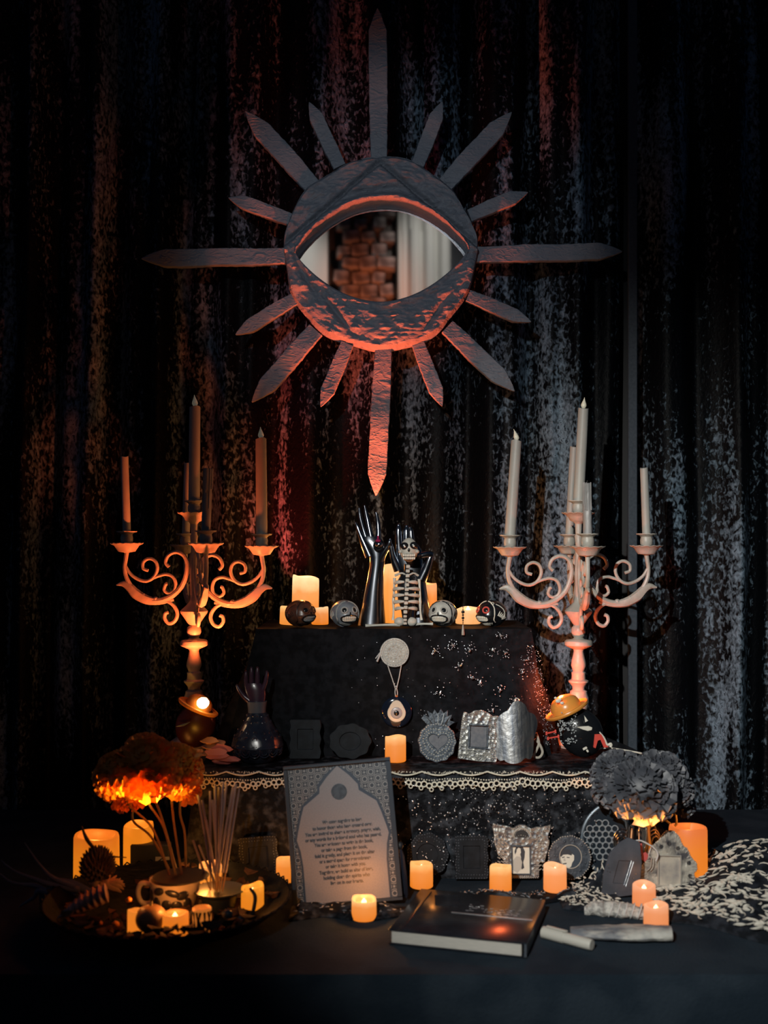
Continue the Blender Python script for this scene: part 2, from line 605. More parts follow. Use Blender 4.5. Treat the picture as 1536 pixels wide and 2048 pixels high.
mb = MB()
NT, NV = 300, 60
rings = []
for i in range(NV + 1):
    v = i / NV
    rings.append([face_pt(v, 2 * PI * j / NT) for j in range(NT)])
rings.append([Vector((p.x * 0.99, 0.012, p.z * 0.99)) for p in rings[-1]])
inner_back = [Vector((p.x * 1.02, 0.012, p.z * 1.02)) for p in rings[0]]
rings = [inner_back] + rings + [inner_back]
mb.rings(rings, False)
mb.build('eyelid_disc', crinkle, eye)
mirror_m = mat('mirror_glass', (0.62, 0.64, 0.66), 0.02, 1.0)
lp = [(lambda p: ((p[0] - 760) * es * 1.10, -(p[1] - 512) * es * 1.13))(lens_pt(2 * PI * j / 96)) for j in range(96)]
MB().plate(lp, 0.004, y0=0.004).build('mirror_pane', mirror_m, eye, smooth=False)

RAYS = [((758, 322), (755, 22), 37), ((767, 700), (752, 992), 38), ((572, 515), (285, 520), 35), ((950, 512), (1243, 505), 34),
        ((630, 380), (492, 227), 38), ((890, 372), (1022, 229), 37), ((632, 662), (505, 806), 37), ((894, 656), (1028, 784), 36),
        ((680, 338), (619, 209), 29), ((835, 334), (884, 208), 29), ((586, 443), (458, 398), 27), ((938, 434), (1055, 387), 28),
        ((594, 598), (472, 671), 28), ((935, 594), (1061, 646), 27), ((695, 690), (642, 815), 29), ((836, 690), (884, 814), 29)]
for k, (a, c, w) in enumerate(RAYS):
    A, B = E(*a), E(*c)
    d = (B - A)
    L = d.length
    d.normalize()
    n = Vector((-d.z, 0, d.x))
    hw = w / 2 * es
    rr = random.Random(k + 50)
    out = []
    NS = 34
    tipL = (46 if w > 32 else 34) * es
    for i in range(NS + 1):
        q = L * i / NS
        q = min(q, L - 0.0005)
        f = min(1.0, ((L - q) / tipL)) ** 0.8
        f *= 0.90 + 0.10 * sm(0, 0.35, i / NS)
        if i == NS:
            f = 0.04
        ww = hw * f * (1 + 0.035 * rr.uniform(-1, 1))
        y0 = -0.008 - 0.003 * math.sin(q * 40 + k)
        th = 0.013 * (0.35 + 0.65 * f)
        p = A + d * q
        ring = []
        for (cc, yy) in ((-1, 0.5), (-0.99, -0.42), (-0.93, -0.52), (-0.45, -0.56), (0, -0.54), (0.45, -0.57), (0.93, -0.52), (0.99, -0.42), (1, 0.5)):
            r_ = noise.noise(Vector((q * 45 + k * 9, cc * 1.5, k))) * 0.0022
            ring.append(p + n * (ww * cc) + Vector((0, y0 + yy * th * 2 * 0.6 - abs(r_), 0)))
        out.append(ring)
    MB().rings(out, True).build('ray', crinkle, eye)

# ------------------------------------------------------------ candelabra
CD = 2.30
cs = S(CD)
def spir(pts, cx):
    """pixel points read off the photograph's right candelabrum (zoomed crop) -> (radius, z) in metres"""
    return [((u - 579) * 0.3418 * cs, CZ - (780 + v * 0.3418 - HY) * cs) for (u, v) in pts]

MAIN = spir([(978, 950), (986, 1000), (992, 1045), (985, 1100), (955, 1160), (910, 1208), (855, 1238), (790, 1245), (720, 1222), (660, 1170), (628, 1100), (620, 1030), (640, 980), (685, 960), (730, 978), (748, 1020), (728, 1046)], 0)
SC2 = spir([(988, 1040), (960, 1085), (915, 1118), (865, 1130), (820, 1108), (797, 1060), (808, 1015), (845, 998), (880, 1018), (882, 1055), (852, 1068)], 0)
SC3 = spir([(835, 1118), (790, 1100), (745, 1090), (705, 1105), (688, 1145), (697, 1185), (730, 1202), (756, 1182), (748, 1150), (738, 1145)], 0)
SC4 = spir([(790, 1247), (735, 1250), (695, 1280), (678, 1325), (695, 1365), (728, 1378), (752, 1352), (750, 1322), (732, 1312)], 0)
LEAF = spir([(700, 1240), (780, 1250), (860, 1240), (925, 1205), (965, 1165), (1000, 1146), (1042, 1153)], 0)
DISH_R = (980 - 579) * 0.3418 * cs

def arm_parts(parent, ang, dz=0.0):
    c, s_ = math.cos(ang), math.sin(ang)
    def to(rz, off=0.0):
        r, z = rz
        return Vector((r * c - off * s_, r * s_ + off * c, z - base_z + dz))
    mb = MB()
    mb.tube(catmull([to(p) for p in MAIN], 6), [0.0048, 0.0046, 0.0044, 0.0044, 0.005, 0.0055, 0.006, 0.0062, 0.006, 0.0056, 0.0050, 0.0046, 0.0042, 0.004, 0.0038, 0.0036, 0.0040], 8, 1.0, (-s_, c, 0))
    mb.tube(catmull([to(p) for p in SC2], 6), [0.003, 0.0036, 0.0036, 0.0036, 0.0034, 0.0034], 8, 1.0, (-s_, c, 0))
    mb.tube(catmull([to(p) for p in SC3], 6), [0.003, 0.0036, 0.0036, 0.0034, 0.0034], 8, 1.0, (-s_, c, 0))
    mb.tube(catmull([to(p) for p in SC4], 6), [0.003, 0.004, 0.004, 0.0038, 0.0038], 8, 1.0, (-s_, c, 0))
    mb.build('scroll_arm', cream, parent)
    lf = MB()
    pts = catmull([to(p) for p in LEAF], 6)
    rad = [0.002, 0.005, 0.0075, 0.0085, 0.007, 0.0052, 0.0012]
    lf.tube(pts, rad, 8, 1.3, (-s_, c, 0))
    for (i, rr) in ((8, .006), (14, .0068), (19, .0068), (24, .0055)):
        p = pts[i]
        lf.ball(p + Vector((0, 0, 0.005)), (rr, rr, rr * .9), n=8, m=6)
    lf.build('leaf', cream, parent)
    # drip pan and cup
    zt = CZ - (1091 - HY) * cs - base_z + dz
    ctr = Vector((DISH_R * c, DISH_R * s_, zt))
    q = cs
    pan = MB().lathe(ctr, [(3 * q, -20 * q), (6 * q, -18 * q), (17 * q, -16 * q), (21 * q, -10 * q), (25 * q, -4 * q), (32.5 * q, -0.5 * q), (33 * q, 1 * q), (30 * q, 1 * q), (20 * q, -6 * q), (4 * q, -9 * q)],
                     40, True, scallop=((5, 6), 14, 0.03, 0.8 * q))
    pan.build('drip_pan', cream, parent)
    cup = MB().lathe(ctr, [(8 * q, -9 * q), (9 * q, -2 * q), (12 * q, 4 * q), (12.5 * q, 11 * q), (11 * q, 18 * q), (14 * q, 21 * q), (20 * q, 23 * q), (20.5 * q, 25 * q), (12 * q, 24 * q), (10.5 * q, 22 * q)], 28, True, scallop=((6, 7), 12, 0.02, 0.3 * q))
    cup.build('candle_cup', cream, parent)
    return ctr + Vector((0, 0, 23 * q))

def candelabrum(cx, label, angs, dzs, shift=0):
    global base_z
    base_z = MZ
    X = W(cx, HY, CD).x
    root = thing('candelabrum', label, 'candelabrum', (X, CD, MZ), (0, 0, 0))
    q = cs
    def z(py): return CZ - (py + shift - HY) * q - MZ
    prof = [(0.050, 0.0), (0.052, 0.006), (0.046, 0.012), (0.030, 0.022), (0.020, 0.04)]
    for (r, py) in ((9, 1440), (10, 1432), (15, 1424), (18, 1414), (20.5, 1404), (20, 1394), (17, 1386), (17, 1382), (12, 1379), (12.5, 1373), (18, 1366), (20, 1364), (20, 1361),
                    (14, 1358), (13.5, 1350), (14, 1345), (11, 1342), (12, 1339), (15, 1331), (14, 1322), (11, 1310), (9.5, 1302), (11, 1298), (14, 1297), (25, 1292), (27.5, 1290), (27.5, 1283), (25, 1280), (12, 1278),
                    (9, 1275), (12, 1271), (14.5, 1264), (13.5, 1255), (9, 1250), (12, 1247), (20, 1235), (26.5, 1226), (27.5, 1222), (25, 1219), (17, 1212), (10, 1204), (8, 1196), (7, 1170), (8.5, 1150), (7, 1120), (6, 1090),
                    (8, 1072), (6, 1069), (7, 1047)):
        prof.append((r * q, z(py)))
    MB().lathe((0, 0, 0), prof, 28).build('turned_shaft', cream, root)
    top = Vector((0, 0, z(1026)))
    MB().lathe(top, [(7 * q, -22 * q), (10 * q, -18 * q), (17 * q, -15 * q), (20 * q, -9 * q), (25 * q, -4 * q), (32.5 * q, -0.5 * q), (33 * q, 1 * q), (30 * q, 1 * q), (20 * q, -6 * q), (4 * q, -9 * q)],
               40, True, scallop=((5, 6), 14, 0.03, 0.8 * q)).build('drip_pan', cream, root)
    MB().lathe(top, [(8 * q, -9 * q), (9 * q, -2 * q), (12 * q, 4 * q), (12.5 * q, 11 * q), (11 * q, 18 * q), (14 * q, 21 * q), (20 * q, 23 * q), (20.5 * q, 25 * q), (12 * q, 24 * q), (10.5 * q, 22 * q)], 28, True,
               scallop=((6, 7), 12, 0.02, 0.3 * q)).build('candle_cup', cream, root)
    seats = {'top': top + Vector((0, 0, 23 * q))}
    for nm, a, dz in zip(('right', 'back', 'left', 'front'), angs, dzs):
        seats[nm] = arm_parts(root, math.radians(a), dz)
    base = Vector((X, CD, MZ))
    return {k: base + v for k, v in seats.items()}

seatL = candelabrum(388, 'cream scrolled candelabrum at the left, glowing orange from below', (-5, 107, 176, -71), (-0.002, 0, 0.004, 0.004))
seatR = candelabrum(1157, 'cream scrolled candelabrum at the right, lit pale grey', (2, 88, 180, -93), (-0.001, -0.002, -0.004, -0.002))

def taper_candle(seat, top_px, top_py, D, rad_px, label, flame=False, aged=False, kind_m=None):
    base = Vector(seat)
    tip = W(top_px, top_py, D)
    root = thing('taper_candle', label, 'candle', base)
    d = tip - base
    L = d.length
    q = S(D)
    r = rad_px * q
    M = frameN(d, Vector((0, 1, 0)))
    rr = random.Random(int(top_px))
    rings = []
    NS = 30
    for i in range(NS + 1):
        t = i / NS
        k = 1.0 - 0.06 * t
        ring = []
        for j in range(20):
            a = 2 * PI * j / 20
            wv = (0.10 * noise.noise(Vector((math.cos(a) * 1.6, math.sin(a) * 1.6, t * 4 + top_px))) + (0.07 * noise.noise(Vector((math.cos(a) * 4, math.sin(a) * 4, t * 11))))) if aged else 0.012 * math.sin(3 * a + t * 5)
            zz = t * L
            if i == NS:
                zz -= r * 0.25 * (1 + math.sin(a * 2 + top_px)) * 0.5
            ring.append(M @ Vector((r * (k + wv) * math.cos(a), r * (k + wv) * math.sin(a), zz)))
        rings.append(ring)
    rings.append([M @ Vector((p[0] * r * 0.7, p[1] * r * 0.7, L - r * 0.12)) for p in [(math.cos(2 * PI * j / 20), math.sin(2 * PI * j / 20)) for j in range(20)]])
    rings.append([M @ Vector((p[0] * r * 0.15, p[1] * r * 0.15, L - r * 0.45)) for p in [(math.cos(2 * PI * j / 20), math.sin(2 * PI * j / 20)) for j in range(20)]])
    body = MB().rings(rings, True)
    if aged:
        for k in range(5):
            a = rr.uniform(-2.8, -0.3)
            z1 = L * rr.uniform(0.35, 0.75)
            pts = [M @ Vector((r * 1.0 * math.cos(a), r * 1.0 * math.sin(a), L - t * (L - z1))) for t in (0, .3, .6, .85, 1)]
            body.tube(pts, [r * .12, r * .13, r * .13, r * .17, r * .2], 6)
    body.build('wax_body', wax_aged if aged else wax, root)
    if flame:
        lean = flame
        o = Vector((0, 0, L - r * 0.2))
        prof = [(0.14, 0), (0.22, .1), (0.42, .35), (0.52, .65), (0.46, .95), (0.28, 1.4), (0.12, 1.8), (0.03, 2.15)]
        rings = []
        for (a_, z_) in prof:
            rings.append([M @ (o + Vector((lean * (z_ * 0.45) ** 2 * r + a_ * r * math.cos(2 * PI * j / 12), a_ * r * math.sin(2 * PI * j / 12), z_ * r))) for j in range(12)])
        MB().rings(rings, True).build('flame_bulb', flame_plastic, root)
    else:
        MB().tube([M @ Vector((0, 0, L - r * .5)), M @ Vector((0, 0, L + r * .2)), M @ Vector((r * .08, 0, L + r * .45))], r * 0.1, 6).build('wick', black_matte, root)
    return root

DF, DB = CD - DISH_R, CD + DISH_R
taper_candle(seatL['left'], 249, 912, CD, 8.2, 'short wickless grey taper on the far left arm of the left candelabrum', False)
taper_candle(seatL['top'], 390, 812, CD, 11.5, 'tall taper with bulb on the top cup of the left candelabrum', -0.15 or True)
taper_candle(seatL['right'], 522, 876, CD, 11.5, 'taper with bulb glowing orange on the right arm of the left candelabrum', -0.1)
taper_candle(seatL['front'], 417, 936, DF, 9.5, 'short drippy blue grey taper on the front arm of the left candelabrum', False, True)
taper_candle(seatL['back'], 376, 925, DB, 8.0, 'half hidden taper on the back arm of the left candelabrum', False)
taper_candle(seatR['left'], 1033, 880, CD, 11.0, 'pale taper with leaning bulb on the left arm of the right candelabrum', -0.7)
taper_candle(seatR['top'], 1167, 816, CD, 11.0, 'tallest pale taper with bulb on the top cup of the right candelabrum', 0.1)
taper_candle(seatR['right'], 1288, 935, CD, 8.3, 'plain pale taper on the far right arm of the right candelabrum', False)
taper_candle(seatR['front'], 1174, 965, DF, 9.0, 'short melted taper on the front arm of the right candelabrum', False, True)
taper_candle(seatR['back'], 1148, 893, DB, 8.3, 'slim taper behind the tallest one on the right candelabrum', False)

# ------------------------------------------------------------ table and cloth covered risers
def draped(name, x0, x1, y0, y1, zt, zb, m, label, flx=(0.05, 0.05), fly=0.012, fold=0.012, nf=16, seed=1, under=0.0, y_back_flare=0.0):
    """one cloth over a box: flat top, sides that flare and fold as they hang"""
    rr = random.Random(seed)
    ph = rr.uniform(0, 6)
    N = 300
    peri = []
    wx, wy = x1 - x0, y1 - y0
    tot = 2 * (wx + wy)
    for i in range(N):
        s_ = tot * i / N
        if s_ < wx: p, n = (x0 + s_, y0), (0, -1)
        elif s_ < wx + wy: p, n = (x1, y0 + s_ - wx), (1, 0)
        elif s_ < 2 * wx + wy: p, n = (x1 - (s_ - wx - wy), y1), (0, 1)
        else: p, n = (x0, y1 - (s_ - 2 * wx - wy)), (-1, 0)
        cor = 0
        for (cx, cy) in ((x0, y0), (x1, y0)):
            d = math.hypot(p[0] - cx, p[1] - cy)
            cor = max(cor, math.exp(-(d / 0.05) ** 2))
        peri.append((p, n, s_, cor))
    rings = []
    cx, cy = (x0 + x1) / 2, (y0 + y1) / 2
    H = zt - zb - under
    M_ = 26
    for k in range(M_ + 1):
        t = k / M_
        ring = []
        for (p, n, s_, cor) in peri:
            fl = (flx[0] if p[0] < cx else flx[1]) * t if n[0] else fly * t
            f = fold * sm(0.08, 0.8, t) * (math.sin(s_ * nf * 2 * PI + ph + 2 * math.sin(s_ * 9)) + 0.5 * noise.noise(Vector((s_ * 18, t * 2, seed))))
            e = fl + f * (0.35 if n[1] else 1.0) * (1 + cor * 1.2)
            x = p[0] + n[0] * e
            y = p[1] + n[1] * e
            x += (1 if p[0] > cx else -1) * cor * (0.9 * (flx[0] if p[0] < cx else flx[1])) * t * (1 if n[1] else 0.0)
            z = zt - 0.004 * (1 - math.exp(-t * 60)) - H * t
            ring.append(Vector((x, y, z)))
        rings.append(ring)
    top = [Vector((cx + (p[0][0] - cx) * 0.985, cy + (p[0][1] - cy) * 0.985, zt)) for p in peri]
    rings = [top] + rings
    mb = MB()
    n = N
    vs = [p for r in rings for p in r]
    fs = []
    for i in range(len(rings) - 1):
        for j in range(n):
            a, b2 = i * n + j, i * n + (j + 1) % n
            fs.append((a, a + n, b2 + n, b2))
    fs.append(tuple(range(n)))
    mb.add(vs, fs)
    o = mb.build(name, m, origin=(cx, cy, zb))
    return o

tbl = thing('altar_table', 'long table under a plain dull black cloth hanging down its front', 'table', (0, 2.06, 0))
for (x, y) in ((-1.0, -0.4), (1.0, -0.4), (-1.0, 0.45), (1.0, 0.45)):
    MB().box((x, y, 0.35), (0.05, 0.05, 0.70), bev=0.004).build('leg', black_matte, tbl)
MB().box((0, 0.02, 0.7), (2.2, 1.0, 0.03), bev=0.003).build('tabletop', black_matte, tbl)
tc_ = draped('cloth', -1.22, 1.22, 1.570, 2.53, TZ, 0.02, table_cloth, '', (0.02, 0.02), 0.02, 0.008, 6, 4)
tc_.parent = tbl
tc_.location = tc_.location - Vector((0, 2.06, 0))

mx0, mx1 = -0.350, 0.462
mid = draped('tier_cloth', mx0, mx1, 2.03, 2.49, MZ, TZ, sheer_cloth, '', (0.02, 0.085), 0.012, 0.010, 9, 8, 0.002)
tag(mid, 'crushed black net cloth over the lower step, edged with ivory lace', 'cloth')
top_c = draped('tier_cloth', W(512, 0, 2.2).x, W(1063, 0, 2.2).x, 2.20, 2.445, UZ, MZ, black_cloth, '', (0.070, 0.050), 0.006, 0.012, 10, 12, 0.002)
tag(top_c, 'black cloth with scattered sequin flowers over the upper step', 'cloth')
# sequins
def on_front(px, py, D, dy=-0.004):
    p = W(px, py, D)
    return p + Vector((0, dy, 0))
rs = random.Random(11)
sq = MB()
def spark(p, r):
    sq.ball(p, (r, r * .5, r), n=5, m=3)
FL = [(1000, 1270), (985, 1300), (1010, 1305), (940, 1300), (920, 1330), (905, 1290), (945, 1355), (960, 1365), (880, 1385), (1000, 1380), (1050, 1320), (1045, 1345), (870, 1300), (1030, 1400), (985, 1420)]
for (x, y) in FL:
    for k in range(14):
        a, d = rs.uniform(0, 6.28), rs.uniform(0, 13)
        spark(on_front(x + math.cos(a) * d, y + math.sin(a) * d, 2.188), rs.uniform(.0006, .0014))
    for k in range(5):
        a = rs.uniform(0, 6.28)
        c = on_front(x, y, 2.188)
        sq.tube([c, c + Vector((math.cos(a), 0, math.sin(a))) * rs.uniform(.003, .006)], [0.0016, 0.0004], 5)
for k in range(150):
    spark(on_front(rs.uniform(700, 1080), rs.uniform(1262, 1500), 2.188), rs.uniform(.0004, .0009))
for k in range(260):
    t = rs.random()
    spark(W(1062 + t * 40 + rs.uniform(-12, 14), 1290 + t * 200, 2.175), rs.uniform(.0004, .0012))
sq.build('sequins', sequin, None, origin=top_c.location, kind='stuff')
bpy.data.objects['sequins'].location = (0, 0, 0)
bpy.data.objects['sequins'].parent = top_c
sq = MB()
for k in range(900):
    x = rs.gauss(1010, 110)
    if x < 640 or x > 1190: continue
    y = rs.uniform(1560, 1735)
    spark(on_front(x, y, 2.008, -0.006), abs(rs.gauss(0, .0007)) + .0003)
s2 = sq.build('sequins', sequin, None, origin=mid.location, kind='stuff')
s2.location = (0, 0, 0)
s2.parent = mid

# lace edging along the front of the lower step
lb = MB()
yb = 2.018
x = mx0 - 0.004
i = 0
while x < mx1 + 0.01:
    wv = 0.0035 * math.sin(x * 55) + 0.002 * math.sin(x * 130)
    zb_ = MZ - 0.004
    r_ = 0.0046
    zz = zb_ - 0.013 + wv * 0.7
    zz += rs.uniform(-.0016, .0016)
    lb.torus((x, yb, zz), r_ * rs.uniform(.8, 1.15), 0.0014, 12, 5, FACE)
    if i % 2 == 0:
        lb.torus((x + 0.004, yb - 0.001, zz - 0.007), 0.0034, 0.0011, 10, 5, FACE)
    lb.ball((x + 0.005, yb - .001, zb_ - 0.0045 + wv * .4), 0.0014, n=6, m=4)
    lb.ball((x, yb - .001, zb_ - 0.0045 + wv * .4), 0.0014, n=6, m=4)
    for q in range(4):
        lb.ball((x + rs.uniform(-.004, .004), yb + rs.uniform(0, .012), zb_ + rs.uniform(0.001, .0035) + 0.004), rs.uniform(.0008, .0015), n=5, m=3)
    x += 0.0095
    i += 1
k = 0
x = mx0
while x < mx1:
    pts = [(x + t * 0.06, yb + 0.006 - 0.01 * math.sin(t * PI) * 0.4, MZ + 0.002 - 0.006 * math.sin(t * PI) + 0.002) for t in [j / 10 for j in range(11)]]
    lb.tube(pts, 0.0014, 5)
    x += 0.06
l2 = lb.build('lace_edging', lace_mat, None, origin=mid.location, kind='stuff', label='ivory scalloped lace edging')
l2.location = (0, 0, 0)
l2.parent = mid

# ------------------------------------------------------------ lit candles
GLOW = 0.10

def led(px, ytop, ybot, D, wpx, label, tilt=0.0, power=0.0, bot=(0.80, 0.20, 0.015), top=(1.0, 0.55, 0.20), strength=1.0, concave=0.25, zfix=None, seed=0, spill=(1.0, 0.33, 0.06)):
    q = S(D)
    r = wpx / 2 * q
    h = (ybot - ytop) * q
    base = W(px, ybot, D)
    if zfix is not None:
        base.z = zfix
    root = thing('led_candle', label, 'candle', base, (0, tilt, 0))
    N = 32
    def rimz(a):
        return h * (1 + 0.0) - concave * r * (0.35 + 0.35 * math.sin(a * 1.0 + seed * 1.7) + 0.2 * math.sin(3 * a + seed))
    rings = []
    for (rr, zf) in ((0.93, 0), (1.0, 0.03), (1.0, 0.3), (0.995, 0.6), (0.99, 0.85), (0.985, 0.95), (0.95, 1.0), (0.82, 1.0), (0.70, 0.93), (0.62, 0.80), (0.3, 0.78)):
        ring = []
        for j in range(N):
            a = 2 * PI * j / N
            zt = rimz(a)
            z = zt * zf if zf > 0.3 else h * zf
            ring.append(Vector((rr * r * math.cos(a), rr * r * math.sin(a), z)))
        rings.append(ring)
    key = (round(h, 3), bot, top, strength)
    m = wax_mat('lit_wax', bot, top, strength, h)
    MB().rings(rings, True).build('wax_body', m, root)
    fr = min(r * 0.22, 0.006)
    zb_ = h * 0.66
    MB().lathe((0, 0, zb_), [(fr * .4, 0), (fr, fr * .6), (fr * .9, fr * 1.2), (fr * .4, fr * 1.9), (fr * .06, fr * 2.4)], 10).build('flame_bulb', mat('lit_bulb', (1, .8, .5), .4, emit=(1.0, 0.72, 0.35), estr=2.6), root)
    if power:
        l = lamp('candle_glow', 'POINT', (0, 0, 0), power * GLOW, spill, None, 0.004)
        l.parent = root
        l.location = (0, 0, h + 0.018)
    return root

O1, O2 = (0.78, 0.17, 0.01), (1.0, 0.60, 0.26)
U = UZ + 0.001
led(610, 1150, 1243, 2.38, 54, 'tall pillar candle bright at its top behind the brown skull', 0.02, 7, top=(1.3, 0.85, 0.42), bot=(0.9, 0.24, 0.02), zfix=U, seed=1)
led(584, 1212, 1249, 2.31, 50, 'low glowing candle left of the brown skull', 0.03, 0, zfix=U, seed=2, bot=(0.85, 0.27, 0.04))
led(640, 1214, 1249, 2.31, 34, 'low glowing candle between the brown skull and the grey skull', 0, 0.2, zfix=U, seed=3, top=(1.0, 0.62, 0.3))
led(793, 1128, 1244, 2.37, 66, 'tall pillar candle glowing between the two display hands', 0, 8, top=(1.0, 0.58, 0.24), bot=(0.95, 0.30, 0.04), zfix=U, seed=4)
led(849, 1164, 1244, 2.38, 50, 'pillar candle mostly hidden behind the right display hand', 0, 3, top=(0.9, 0.42, 0.18), zfix=U, seed=5)
led(936, 1214, 1247, 2.33, 50, 'low pale glowing candle between the two right hand skulls', 0, 2, top=(1.0, 0.66, 0.34), bot=(0.95, 0.42, 0.14), zfix=U, seed=6)
led(791, 1470, 1522, 2.13, 42, 'small square candle below the evil eye amulet on the lace edge', 0, 0.35, zfix=MZ + .002, seed=7, top=(1.0, 0.5, 0.18))
T = TZ + 0.001
led(843, 1733, 1782, 1.94, 46, 'small candle standing alone right of the framed notice', 0, 0.3, zfix=T + .008, seed=8, top=(1.1, 0.5, 0.15))
led(728, 1790, 1832, 1.80, 50, 'small candle in front of the framed notice', 0, 4, zfix=T, seed=9, concave=.3)
led(567, 1729, 1782, 1.98, 30, 'tiny candle at the left edge of the framed notice', 0, 1.0, zfix=T, seed=10, top=(.95, .35, .08))
led(1001, 1737, 1788, 1.92, 44, 'small candle at the lower left of the winged photo frame', 0, 0.22, zfix=T + .008, seed=11)
led(1110, 1736, 1788, 1.92, 46, 'small candle between the winged frame and the round beaded frame', 0, 0.22, zfix=T + .008, seed=12, top=(1.0, 0.5, 0.25), bot=(0.85, 0.24, 0.05))
led(1288, 1770, 1812, 1.87, 46, 'upper of the two small pink orange candles beside the clouded mirror frame', 0, 0.25, zfix=T, seed=13, top=(.95, .42, .22), bot=(0.85, 0.25, 0.08), strength=.9)
led(1312, 1813, 1858, 1.765, 49, 'lower of the two small pink orange candles, standing behind the bark slab', 0, 0.25, zfix=T, seed=14, top=(.95, .42, .22), bot=(0.85, 0.27, 0.09), strength=.9)
led(1376, 1688, 1801, 1.99, 76, 'big orange pillar candle behind the clouded mirror frame', 0, 0.9, zfix=T, seed=15, top=(.72, .16, .03), bot=(.78, .20, .01), concave=.1)
led(193, 1668, 1765, 1.99, 90, 'wide orange pillar candle at the far left of the table', 0, 1.5, zfix=T, seed=16, top=(.62, .13, .008), bot=(.72, .19, .008), concave=.12)
led(277, 1648, 1750, 2.04, 60, 'orange pillar candle behind the small dark card box', 0, 1.5, zfix=T, seed=17, top=(.70, .18, .008), bot=(.75, .20, .008))
ZB = TZ + 0.012
led(350, 1823, 1866, 1.70, 55, 'square orange candle at the front of the bowl', 0, 2, zfix=ZB, seed=18, top=(.75, .18, .02), bot=(.75, .17, .01), concave=.15)
led(272, 1826, 1872, 1.705, 34, 'orange candle half hidden behind the round fruit in the bowl', 0, 0.15, zfix=ZB, seed=19, top=(.75, .2, .02))
led(421, 1726, 1786, 1.93, 46, 'bright yellow candle behind the incense holder', 0, 3, zfix=T, seed=20, top=(.95, .34, .08), bot=(.9, .25, .02))
led(505, 1790, 1845, 1.80, 46, 'orange candle inside the right end of the bowl', 0, 1.5, zfix=ZB, seed=21, top=(.85, .28, .02), bot=(.75, .2, .01), concave=.5)

# ------------------------------------------------------------ sugar skulls
def skull(px, label, turn, body, line, eyes, teeth, seed=0, D=2.245, r=0.0305, extra=None):
    base = Vector((W(px, 0, D).x, D, UZ + 0.001))
    root = thing('sugar_skull', label, 'skull', base, (0, 0, turn))
    R = (r * 0.92, r * 1.12, r * 0.90)
    C = Vector((0, 0, R[2] * 0.99))
    def shp(p):
        k = 1.0
        if p.z < 0 and p.y < 0: k -= 0.10 * (-p.z)
        if p.y < -0.4 and p.z < -0.1: k += 0.05
        return k
    def sf(az, el, out=0.0):
        """az 0 = straight ahead (-y), positive to the skull's left side (+x)"""
        d = Vector((math.sin(az) * math.cos(el), -math.cos(az) * math.cos(el), math.sin(el)))
        k = shp(d)
        p = Vector((d.x * R[0] * k, d.y * R[1] * k, d.z * R[2] * k))
        n = Vector((d.x / R[0], d.y / R[1], d.z / R[2])).normalized()
        return C + p + n * out, n
    MB().ball(C, R, n=40, m=28, fn=shp).build('cranium', body, root)
    for sgn in (-1, 1):
        p, n = sf(sgn * 0.42, 0.32)
        M = frameN(n)
        MB().torus(p, r * 0.20, r * 0.055, 20, 6, M).build('eye_ring', eyes, root)
        MB().ball(p, (r * 0.155, r * 0.155, r * 0.04), M, 14, 6).build('eye_socket', black_paint, root)
    p, n = sf(0, 0.08)
    MB().ball(p, (r * 0.07, r * 0.10, r * 0.03), frameN(n), 10, 5).build('nose', black_paint, root)
    # mouth: dark oval band and teeth
    mo = MB()
    oval = [sf(0.66 * math.cos(a), -0.34 + 0.27 * math.sin(a), r * 0.015)[0] for a in [2 * PI * j / 28 for j in range(29)]]
    mo.tube(oval, r * 0.06, 6)
    mo.build('lip', black_paint, root)
    for row in (0, 1):
        for i in range(8):
            az = -0.49 + i * 0.14
            p, n = sf(az, -0.23 - row * 0.21, r * 0.02)
            MB().box(p, (r * 0.115, r * 0.175, r * 0.05), frameN(n), bev=r * 0.015).build('tooth', teeth, root)
    ln = MB()
    for i in range(15):
        az = -0.85 + i * 0.122
        a, b2 = sf(az, -0.72, r * .01)[0], sf(az * 1.05, -1.02, r * .01)[0]
        ln.tube([a, (a + b2) / 2, b2], r * 0.028, 5)
    for sgn in (-1, 1):
        pts = [sf(sgn * az, el, r * .012)[0] for (az, el) in ((0.25, 1.15), (0.75, 0.95), (1.0, 0.5), (1.02, 0.0), (0.98, -0.4), (1.15, -0.7))]
        ln.tube(catmull(pts, 5), r * 0.04, 6)
        for q in range(6):
            a = sf(sgn * (1.25 + q * 0.09), -0.12 - q * .05, r * .01)[0]
            b2 = sf(sgn * (1.42 + q * 0.12), 0.22 - q * 0.1, r * .01)[0]
            ln.tube([a, (a + b2) / 2 + Vector((0, 0, 0)), b2], [r * 0.035, r * .05, r * .02], 5)
        arc = [sf(sgn * az, el, r * .01)[0] for (az, el) in ((1.2, 0.8), (1.5, 0.6), (1.75, 0.3), (1.8, -0.1), (1.6, -.4))]
        ln.tube(catmull(arc, 5), r * 0.03, 5)
    p, n = sf(0.9, 0.9, 0)
    ln.torus(p, r * 0.1, r * .025, 12, 5, frameN(n))
    ln.build('painted_lines', line, root)
    return root

skull(600, 'small brown sugar skull, darkest of the row, in front of the tall candle', 0.80, brown_paint, mat('dark_line', (0.03, .015, .012), .4), brown_paint, mat('dull_teeth', (0.25, .27, .28), .4), 1)
skull(689, 'small slate grey sugar skull left of the tall display hand', 0.38, grey_paint, mat('grey_line', (0.36, .36, .34), .4), mat('grey_ring', (0.34, .34, .33), .4), white_paint, 2)
skull(886, 'small pale cream sugar skull at the right of the skeleton', -0.35, pale_paint, black_paint, mat('cream_ring', (0.40, .38, .35), .4), white_paint, 3)
skull(984, 'small black sugar skull with red ringed eyes and white outlines', -0.85, black_paint, white_paint, red_paint, white_paint, 4)

